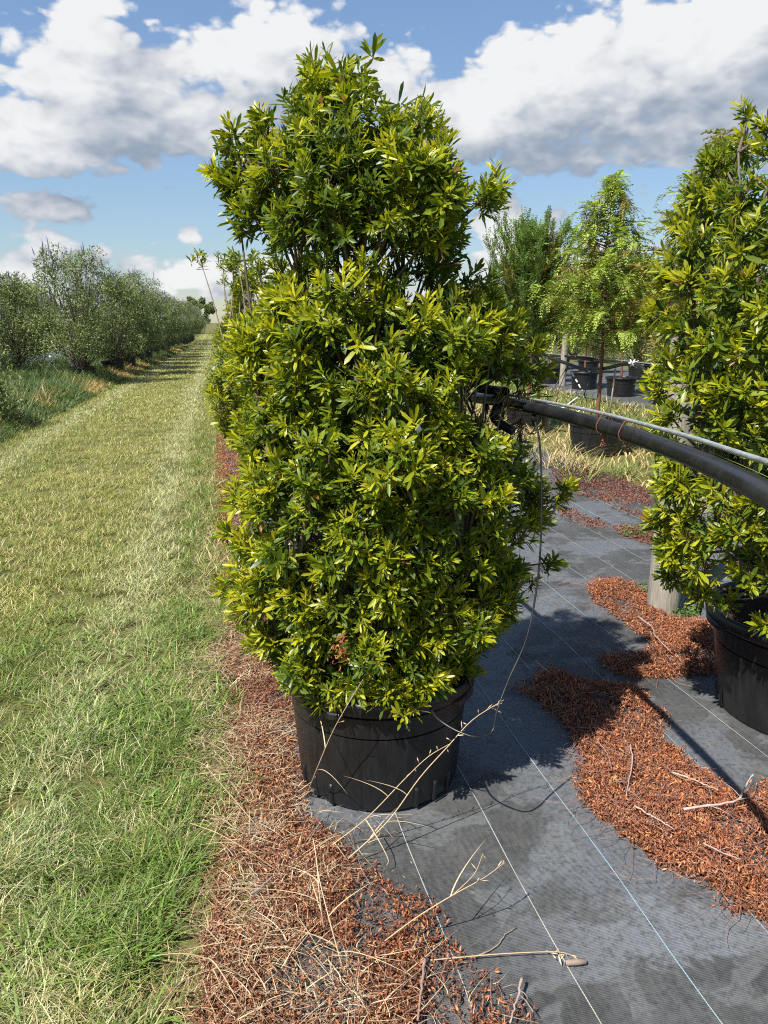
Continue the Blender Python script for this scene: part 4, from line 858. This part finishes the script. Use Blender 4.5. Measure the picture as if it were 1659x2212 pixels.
for row, x0 in ((0, 9.1), (1, 12.4)):
    for k in range(8 if row == 0 else 9):
        y = (12.6+k*2.05) if row == 0 else (16.5+k*2.6); far.append((x0+random.uniform(-.25, .25), y, row, k))
fpot = None; words = ['first', 'second', 'third', 'fourth', 'fifth', 'sixth', 'seventh', 'eighth', 'ninth']
for (x, y, row, k) in far:
    rowname = ('first', 'second')[row]
    lb = '%s pot from the front in the %s far row beyond the grass' % (words[k], rowname)
    if fpot is None: fpot = make_pot((x, y, .02), .30, .36, .45, lb, detail=False, seg=32)
    else: copy_tree(fpot, (x, y, .02), k, 1.0, lb)
    copy_tree(protos[(k*2+row) % 3], (x, y, .39), k*1.7+row, random.uniform(.82, 1.0), '%s young conifer from the front in the %s far row beyond the grass' % (words[k], rowname))

# mid-distance irrigation line on the conifer row
m0 = [at(1120, 752, 12.0), at(1165, 766, 11.4), at(1215, 782, 10.9), at(1260, 797, 10.5), at(1305, 796, 10.0), at(1345, 787, 9.6), at(1375, 788, 9.2), at(1405, 810, 8.8), at(1440, 838, 8.2), at(1500, 850, 7.6)]
pm = empty('irrigation_pipe', tuple(m0[0]), 'sagging black irrigation pipe along the conifer row', 'pipe')
a = Acc(); v, fc = tube(spline(m0, 50)-m0[0], .024, 10); a.add(v, fc); a.obj('pipe_wall', M_PIPE, pm)
for xx in (1398, 1412):
    c = at(xx, 804+(xx-1398)*.85, 8.9-(xx-1398)*.012); d_ = nrm(at(1440, 838, 8.2)-at(1405, 810, 8.8)); a = Acc(); v, fc = tube([c-m0[0], c+d_*.03-m0[0]], .028, 10); a.add(v, fc); a.obj('coupling', M_PIPE, pm)
a = Acc(); v, fc = tube(spline([at(1100, 757, 12.4), at(1165, 762, 11.4), at(1280, 772, 10.2), at(1400, 785, 8.9), at(1500, 795, 7.8)], 20), .006, 5); a.add(v, fc); tag(a.obj('steel_cable', M_STEEL), 'straight steel cable above the sagging pipe on the conifer row', 'cable')
a = Acc(); pc = at(1367, 785, 9.25)
for k in range(9):
    d_ = nrm(rng.normal(size=3)); v, fc = tube([pc+rng.normal(0, .012, 3), pc+d_*rng.uniform(.04, .09)], [.016, .003], 5); a.add(v, fc)
tag(a.obj('tape_knot', M_WHITE), 'crumpled white tape knotted on the sagging pipe', 'tape')
a = Acc(); v, fc = tube([at(1222, 769, 10.8), at(1252, 773, 10.5), at(1280, 777, 10.2)], .022, 8); a.add(v, fc); tag(a.obj('pipe_offcut', M_PIPE), 'short black pipe sleeve threaded on the far steel cable', 'pipe', 'loose ends of black pipe')
stk = [((1235, 804), (1262, 852), 10.6, True), ((1248, 858), (1196, 896), 10.5, False), ((1262, 880), (1226, 906), 10.3, False)]
for k, (p_, q_, t_, striped) in enumerate(stk):
    A_, B_ = at(*p_, t_), at(*q_, t_-.1); o = empty('drip_stake', tuple(A_), ('striped white drip stake dangling from the sagging pipe', 'white drip stake hanging tilted below the sagging pipe', 'lowest white drip stake hanging below the sagging pipe')[k], 'stake', 'white drip stakes')
    a = Acc(); v, fc = tube(np.array([A_, A_+(B_-A_)*.9, B_])-A_, [.010, .010, .003], 6); a.add(v, fc); a.obj('spike', M_WHITE, o)
    if striped:
        for s_ in (.2, .45, .7):
            a = Acc(); v, fc = tube(np.array([(B_-A_)*s_, (B_-A_)*(s_+.1)]), .0115, 6); a.add(v, fc); a.obj('band', M_PIPE, o)
for k, P in enumerate([[(1222, 798), (1190, 850), (1180, 885), (1215, 888), (1248, 858)], [(1280, 799), (1270, 830), (1262, 852)], [(1224, 800), (1205, 850), (1200, 898)], [(1262, 852), (1268, 870), (1262, 880)]]):
    hose('drip_hose', [at(x, y, 10.5) for x, y in P], .006, ('drip hose looping low under the sagging pipe', 'short drip hose to the striped stake under the sagging pipe', 'straight drip hose left under the sagging pipe', 'last bit of drip hose at the lowest white stake')[k], 24)
# weeds round the conifer pots
def weed(acc, cx_, cy_, n, h, spread, col, wid=.004):
    hd = rng.uniform(0, 6.28, n); r_ = spread*np.sqrt(rng.random(n)); blades(acc, np.c_[cx_+r_*np.cos(hd), cy_+r_*np.sin(hd), np.full(n, .01)], rng.uniform(.5, 1.1, n)*h, rng.uniform(.5, 1.3, n)*wid, hd+rng.normal(0, .6, n), rng.uniform(.1, .8, n), rng.uniform(.1, 1.2, n), np.array(col)*rng.uniform(.65, 1.3, (n, 1)), 3)
wa = Acc()
for k in range(26):
    cx_, cy_ = 4.25+rng.normal(0, .3), 7.6+k*.22; weed(wa, cx_, cy_, 60, .28, .22, (.46, .34, .18) if rng.random() < .65 else (.16, .22, .05), .005)
tag(wa.obj('tall_grass', M_STRAW), 'dry weeds standing round the conifer pots', 'weeds', kind='stuff')
bl = Acc()
for (px_, py_, lb, n_, sp_) in [(1372, 1160, 'small green weed growing on the ground cover by the post', 260, .13), (1398, 1285, 'pale green weed tuft left of the wooden post', 220, .10), (1478, 1330, 'dark green weed between the wooden post and the right pot', 200, .09)]:
    g0 = gpx(px_, py_); o = Acc(); u = nrm(rng.normal(size=(n_, 3))*np.array([1, 1, .5])); u[:, 2] = np.abs(u[:, 2])*.7; pos = g0+np.array([0, 0, .02])+u*sp_*rng.random((n_, 1))**.5
    Fm = rand_frames(n_, .5); instance(o, *LEAF_T[1], Fm*rng.uniform(.018, .035, (n_, 1, 1))*np.array([1.6, 1, 1])[None, None], pos, np.array([.11, .19, .045])*rng.uniform(.6, 1.4, (n_, 1)))
    for k in range(12):
        e_ = pos[rng.integers(0, n_)]; v, fc = tube([g0+np.array([0, 0, .005]), (g0+e_)/2+np.array([0, 0, .015]), e_], .0012, 3, False); o.add(v, fc, (.12, .13, .05))
    tag(o.obj('weed', M_FAR), lb, 'weed', 'small weeds')

# ------------------------------------------------------------------ purple flowering shrubs left of the lane
def make_vitex(label, loc, h, r, seed, nl=9000, flowers=70, ls=.055):
    global rng
    keep_rng = rng; rng = np.random.default_rng(seed)
    root = empty('flowering_shrub', loc, label, 'shrub', 'purple flowering shrubs left of the lane')
    wd = Acc(); cl = []
    for k in range(44):
        a_ = rng.uniform(0, 6.28); z = h*(.15+.77*rng.random()); pr = r*math.sin(math.pi*min(.96, (z/h)*.82+.10))**.7; q = pr*math.sqrt(rng.random())*.82; cl.append((q*math.cos(a_), q*math.sin(a_), z, rng.uniform(.24, .42)))
    for c in cl:
        b = np.array([rng.normal(0, .07), rng.normal(0, .07), 0]); e_ = np.array(c[:3]); m_ = (b+e_)/2*np.array([.75, .75, .9]); v, fc = tube(spline([b, m_, e_], 7), np.linspace(.022, .005, 7), 5, False); wd.add(v, fc, np.array([.17, .13, .105])*rng.uniform(.8, 1.3))
    fo = Acc(); w = np.array([c[3]**2 for c in cl]); ci = rng.choice(len(cl), nl, p=w/w.sum()); C = np.array(cl)[ci]; u = nrm(rng.normal(size=(nl, 3))); P = C[:, :3]+u*C[:, 3:4]*(.35+.75*rng.random((nl, 1))**.6); P[:, 2] = np.maximum(P[:, 2], .12)
    d_ = nrm(u*.6+rng.normal(0, .6, (nl, 3))+np.array([0, 0, .1])); nh = rng.normal(0, .6, (nl, 3))+np.array([0, 0, 1.0]); x_ = nrm(np.cross(d_, nh)); z_ = np.cross(x_, d_)
    tv = np.array([[0, 0, 0], [-.2, .5, .05], [0, 1, -.08], [.2, .5, .05]]); tone = rng.uniform(.6, 1.0, len(cl))[ci]
    instance(fo, tv, np.array([[0, 1, 2, 3]]), np.stack([x_, d_, z_], -1)*(ls*rng.uniform(.7, 1.5, (nl, 1, 1))), P, (np.where(rng.random((nl, 1)) < .3, np.array([.33, .37, .17]), np.array([.20, .265, .105]))*rng.uniform(.7, 1.3, (nl, 1)))*tone[:, None])
    wd.obj('trunk', M_BARK, root); o = fo.obj('crown', M_FAR, root); o['kind'] = 'stuff'
    fl = Acc()
    for k in range(flowers):
        c = cl[rng.integers(0, len(cl))]
        if c[2] < h*.45: continue
        u_ = nrm(rng.normal(size=3)*np.array([1, 1, .5])+np.array([0, 0, .8])); b = np.array(c[:3])+u_*c[3]*.95; e_ = b+nrm(u_*.35+np.array([rng.normal(0, .12), 0, 1]))*rng.uniform(.18, .36)
        v, fc = tube([b, b+(e_-b)*.3, b+(e_-b)*.7, e_], [.006, .017, .012, .002], 5, False); fl.add(v, fc, np.array([.26, .22, .42])*rng.uniform(.7, 1.3))
    if fl.n: q = fl.obj('blossom', M_FAR, root); q['kind'] = 'stuff'
    rng = keep_rng; return root
v1 = make_vitex('airy open branched flowering shrub beside the lane, nearest with purple spikes', (-3.75, 23.5, .36), 3.3, 1.5, 91, 15000, 90, .062)
v2 = make_vitex('dense round flowering shrub behind the airy one beside the lane', (-3.35, 27.0, .36), 2.75, 1.55, 92, 20000, 70, .066)
vpot = copy_tree(fpot, (-3.75, 23.5, .01), 0, 1.05, 'black pot of the airy flowering shrub, half buried in weeds')
copy_tree(fpot, (-3.35, 27.0, .01), 0, 1.05, 'black pot just right of the airy flowering shrub')
xs_row = lambda y: -3.35+.02*(min(y, 75)-27)
y = 30.2; k = 0; ordn = ['third', 'fourth', 'fifth', 'sixth', 'seventh', 'eighth', 'ninth', 'tenth', 'eleventh', 'twelfth', 'thirteenth', 'fourteenth', 'fifteenth', 'sixteenth']
while k < 14:
    s_ = random.uniform(.92, 1.08); copy_tree((v2, v2, v1)[k % 3], (xs_row(y), y, .36), k*2.1+1, (s_, s_, s_*random.uniform(.9, 1.02)), '%s flowering shrub along the left side of the lane' % ordn[k])
    copy_tree(fpot, (xs_row(y), y, .01), k, 1.05, '%s black pot along the left side of the lane' % ordn[k])
    y += 3.1+.12*k; k += 1
for k, (x, y, s_, src) in enumerate([(-6.0, 25.2, .97, v2), (-6.7, 29.5, .95, v2), (-5.6, 20.9, .60, v1), (-8.3, 26.0, 1.0, v2)]):
    copy_tree(src, (x, y, .3), k*1.3, (s_*1.1, s_*1.1, s_), ('leafy flowering shrub at the left edge, left of the airy one', 'flowering shrub showing behind the left edge shrub', 'low thin flowering shrub by the weeds at the left edge', 'flowering shrub farthest out at the left edge')[k])
vl = make_vitex('low grey green bush at the left edge in front of the weeds', (-3.75, 13.6, .0), .95, .62, 95, 3800, 0, .07)
for k in range(9):
    s_ = random.uniform(.95, 1.15); copy_tree(v2, (16.0+random.uniform(-.5, .5), 19.5+k*3.0, .0), k*2.3, (s_, s_, s_*1.15), '%s leafy shrub from the front in the backmost row, behind the far pots' % words[k])['group'] = 'leafy shrubs behind the far pots'
# small pipe and white stakes by the left post
P = [at(0, 752, 23), at(40, 748, 23), at(75, 757, 23), at(110, 752, 24), at(140, 748, 25)]
o = empty('irrigation_pipe', tuple(P[0]), 'black irrigation pipe at the left edge running to the grey post', 'pipe'); a = Acc(); v, fc = tube(spline(P, 24)-P[0], .03, 8); a.add(v, fc); a.obj('pipe_wall', M_PIPE, o)
for k, (p_, q_) in enumerate([((2, 768), (26, 762)), ((8, 790), (29, 768)), ((104, 763), (116, 783)), ((110, 738), (137, 776))]):
    A_, B_ = at(*p_, 22.5), at(*q_, 22.5); a = Acc(); v, fc = tube([A_, (A_+B_)/2, B_], [.022, .022, .014], 6); a.add(v, fc)
    tag(a.obj('drip_stake', M_WHITE), ('upper white drip stake at the far left edge', 'lower white drip stake at the far left edge', 'short white drip stake left of the grey post', 'grey white stick just left of the grey post')[k], 'stake', 'white drip stakes')

# ------------------------------------------------------------------ far background
def far_tree(label, loc, h, r, seed):
    t = make_vitex(label, loc, h, r, seed, 9000, 0, h*.05); t.name = 'far_tree'; t['category'] = 'tree'; t['group'] = 'trees on the horizon'
    return t
ft = far_tree('dark tree on the horizon at the end of the lane', (-2.6, 128, 0), 5.8, 3.4, 301)
for k, (x, y, s_) in enumerate([(6, 140, 1.0), (15, 150, .95), (26, 140, 1.05), (38, 150, 1.0), (52, 150, 1.1), (68, 145, 1.05), (84, 140, 1.1), (100, 130, 1.0), (-14, 150, 1.0), (-24, 160, 1.0), (-36, 150, 1.0)]):
    copy_tree(ft, (x, y, 0), k*1.1, s_, '%s tree of the horizon row counted from the lane' % (['first', 'second', 'third', 'fourth', 'fifth', 'sixth', 'seventh', 'eighth'][k] + ' right hand' if k < 8 else ['first', 'second', 'third'][k-8]+' left hand'))
a = Acc(); v, fc = tube([(6.95, 60, -.1), (6.95, 60, 7.0)], [.13, .09], 10); a.add(v, fc, (.22, .18, .15)); o = empty('utility_pole', (0, 0, 0), 'distant wooden utility pole seen through the crown of the big shrub', 'pole'); a.obj('shaft', M_BARK, o)
a = Acc(); v, fc = tube([(6.1, 60, 6.6), (7.8, 60, 6.6)], .06, 6); a.add(v, fc, (.2, .17, .14)); a.obj('crossarm', M_BARK, o)

# ------------------------------------------------------------------ small things near the camera
def twig_obj(name, pxs, z, r, label, col=(.42, .31, .26), side=0, mat=None, cat='twig', group='fallen twigs'):
    P = [gpx(x, y, zz) for (x, y), zz in zip(pxs, np.broadcast_to(z, len(pxs)))]
    r *= .78; a = Acc(); q = spline(P, 14)+rng.normal(0, r*.35, (14, 3)); v, fc = tube(q, np.linspace(r, r*.5, 14)*rng.uniform(.85, 1.2, 14), 6); a.add(v, fc, col)
    for k in range(side):
        i_ = rng.integers(2, 12); d_ = nrm(q[i_+1]-q[i_]); s = np.cross(d_, np.array([0, 0, 1.0]))*rng.choice((-1, 1)); l_ = rng.uniform(.03, .10); e_ = q[i_]+d_*l_*.6+s*l_*.7+np.array([0, 0, rng.uniform(-.004, .02)])
        v, fc = tube(spline([q[i_], (q[i_]+e_)/2+np.array([0, 0, .006]), e_], 5), np.linspace(r*.45, r*.2, 5), 4); a.add(v, fc, np.array(col)*.8)
    return tag(a.obj(name, mat or M_BARK), label, cat, group)
twig_obj('fallen_twig', [(1477, 1747), (1559, 1736), (1595, 1726), (1614, 1694), (1626, 1673)], [.085, .085, .085, .10, .14], .006, 'thick pale forked twig on the leaf heap near the right edge', (.50, .40, .36), 3)
twig_obj('fallen_twig', [(1452, 1668), (1510, 1689), (1552, 1708)], .085, .0045, 'straight pale twig on the leaf heap above the forked one', (.50, .38, .33), 3)
twig_obj('fallen_twig', [(1371, 1741), (1415, 1766), (1455, 1790)], .085, .004, 'pale twig lying in the middle of the leaf heap', (.50, .38, .34), 3)
twig_obj('fallen_twig', [(1520, 1822), (1560, 1842), (1600, 1856)], .085, .004, 'twig low on the leaf heap by the right edge', (.44, .31, .28), 2)
twig_obj('fallen_twig', [(1378, 1332), (1405, 1352), (1420, 1379), (1447, 1405)], .075, .0055, 'curved bare branch on the leaves at the foot of the post', (.42, .30, .26), 5)
twig_obj('fallen_twig', [(1157, 1426), (1170, 1440), (1190, 1455)], [.11, .08, .05], .005, 'cut grey twig end poking from the shaded tip of the leaf heap', (.40, .36, .32), 1)
twig_obj('fallen_twig', [(1362, 1610), (1366, 1640), (1358, 1690), (1352, 1720)], .085, .0045, 'forked upright looking twig on the upper leaf heap', (.45, .34, .30), 5)
twig_obj('fallen_twig', [(1290, 1600), (1310, 1625), (1322, 1660)], .085, .003, 'thin twig near the left margin of the leaf heap', (.42, .28, .24), 3)
twig_obj('fallen_twig', [(544, 1929), (570, 1912), (590, 1893)], .07, .006, 'grey broken stick in the litter beside the grass', (.30, .24, .20), 0)
twig_obj('fallen_twig', [(918, 2070), (912, 2120), (901, 2205)], .055, .006, 'long grey stick in the litter at the bottom edge', (.30, .22, .18), 2)
twig_obj('fallen_twig', [(1128, 2112), (1118, 2150), (1102, 2210)], .05, .0055, 'pale twig at the lower right tip of the litter', (.42, .33, .28), 4)
twig_obj('fallen_twig', [(1027, 2066), (1070, 2046), (1090, 2020), (1115, 2002)], .018, .003, 'wavy brown twig lying on the bare ground cover', (.32, .25, .19), 0)
twig_obj('fallen_twig', [(1205, 1262), (1240, 1256), (1290, 1262)], .03, .003, 'thin red twig at the tip of the far leaf heap', (.30, .13, .10), 2)
a = Acc(); A_, B_ = gpx(1222, 2080, .02), gpx(1266, 2077, .02); v, fc = tube([A_, (A_+B_)/2, B_], [.007, .0085, .007], 8); a.add(v, fc, (.30, .23, .19)); tag(a.obj('bark_chip', M_BARK), 'cracked piece of bark on the marker line of the ground cover', 'bark')
a = Acc(); instance(a, *LIT_T[2], rand_frames(1, .2)*.028, gpx(1213, 2085, .02)[None], np.array([[.56, .50, .38]])); tag(a.obj('dry_leaf', M_LITTER), 'pale dry leaf beside the piece of bark', 'leaf')

def seed_stem(P, label, r=.0013, seeds=10, col=(.52, .38, .22), blades_=3, n=26):
    q = spline(P, n); o = empty('dry_grass_stem', tuple(P[0]), label, 'grass stem', 'dry grass stems'); org = np.array(P[0])
    a = Acc(); v, fc = tube(q-org, np.linspace(r*1.3, r*.6, n), 5); a.add(v, fc, col); a.obj('stalk', M_STRAW, o)
    s = Acc()
    for k in range(seeds):
        i_ = int(n*(.62+.37*k/max(1, seeds-1)))-1; d_ = nrm(q[min(i_+1, n-1)]-q[i_-1]); out = nrm(d_*.6+rng.normal(0, .5, 3)+np.array([0, 0, -.25])); l_ = rng.uniform(.010, .026); b = q[i_]+out*rng.uniform(.0, .02)
        v, fc = tube([b, b+out*l_*.35, b+out*l_*.75, b+out*l_], [.0004, .0019, .0014, .0002], 5, False); s.add(v-org, fc, np.array([.60, .46, .29])*rng.uniform(.7, 1.2))
        v, fc = tube([q[i_], b], .0004, 3, False); s.add(v-org, fc, col)
    if seeds: s.obj('seed_head', M_STRAW, o)['kind'] = 'stuff'
    for k in range(blades_):
        i_ = rng.integers(2, n//2); ll = rng.uniform(.06, .15); hd = rng.uniform(0, 6.28); b = Acc(); blades(b, (q[i_]-org)[None], np.array([ll]), np.array([.0018]), np.array([hd]), np.array([.7]), np.array([1.3]), np.array([[.58, .45, .28]]), 7); b.obj('leaf_blade', M_STRAW, o)
    return o
def pxs(lst, t): return [at(x, y, tt) for (x, y), tt in zip(lst, np.broadcast_to(t, len(lst)))]
g0 = gdepth(748, 1856, .02)
seed_stem(pxs([(735, 1870), (835, 1777), (906, 1681), (966, 1614), (1021, 1555), (1088, 1512)], [gdepth(735, 1870, .02), 2.47, 2.47, 2.48, 2.50, 2.52]), 'longest dry grass stalk leaning right across the big pot', .0018, 14)
seed_stem(pxs([(700, 1838), (771, 1785), (815, 1745), (875, 1682), (926, 1634), (975, 1605)], [gdepth(700, 1838, .02), 2.52, 2.50, 2.48, 2.48, 2.50]), 'dry grass stalk just above the longest one, crossing the big pot', .0017, 6)
seed_stem(pxs([(664, 1713), (684, 1662), (716, 1586), (748, 1527), (787, 1463)], [gdepth(664, 1713, .03), 2.62, 2.52, 2.47, 2.46]), 'thin dry stalk leaning up the left front of the big pot', .0016, 3, blades_=2)
seed_stem(pxs([(815, 2045), (898, 1983), (979, 1933), (1044, 1897), (1092, 1862)], [gdepth(815, 2045, .02), 2.12, 2.12, 2.14, 2.18]), 'dry stalk reaching over the bare ground cover from the litter', .0016, 6, blades_=1)
seed_stem(pxs([(979, 1933), (1024, 1888), (1044, 1842)], [2.12, 2.16, 2.2]), 'short side stalk branching up over the ground cover', .0010, 2, blades_=0)
seed_stem(pxs([(930, 2074), (1075, 2061), (1196, 2056), (1236, 2063)], [gdepth(930, 2074, .03), gdepth(1075, 2061, .03), gdepth(1196, 2056, .025), gdepth(1236, 2063, .02)]), 'dry seed stalk lying flat across the first marker lines', .0015, 14, blades_=0)
seed_stem(pxs([(700, 2010), (690, 1930), (684, 1860), (676, 1810)], [gdepth(700, 2010, .03), 2.13, 2.15, 2.2]), 'upright pale straw stalk in the litter left of the pot', .0018, 0, (.62, .50, .33))
seed_stem(pxs([(740, 2090), (715, 2000), (690, 1900), (682, 1845)], [gdepth(740, 2090, .03), 2.05, 2.08, 2.12]), 'long pale straw stalk standing in the middle of the litter', .0017, 0, (.62, .50, .33))
seed_stem(pxs([(790, 1770), (815, 1810), (838, 1855), (835, 1870)], [2.50, 2.44, 2.42, 2.42]), 'hooked pale straw blade hanging over the ground cover', .0016, 0, (.60, .47, .3), 0)
seed_stem(pxs([(560, 1790), (500, 1720), (445, 1655)], [gdepth(560, 1790, .02), 2.66, 2.7]), 'dry stalk leaning left over the green grass', .0015, 4, blades_=1)
seed_stem(pxs([(620, 1895), (540, 1840), (470, 1800), (410, 1778)], [gdepth(620, 1895, .02), 2.36, 2.36, 2.4]), 'bent dry stalk leaning far left over the green grass', .0016, 0, blades_=1)
seed_stem(pxs([(560, 2130), (470, 2080), (400, 2060), (330, 2065)], [gdepth(560, 2130, .02), 1.95, 1.93, 1.92]), 'dry stalk leaning left near the bottom edge of the grass', .0015, 0, blades_=1)
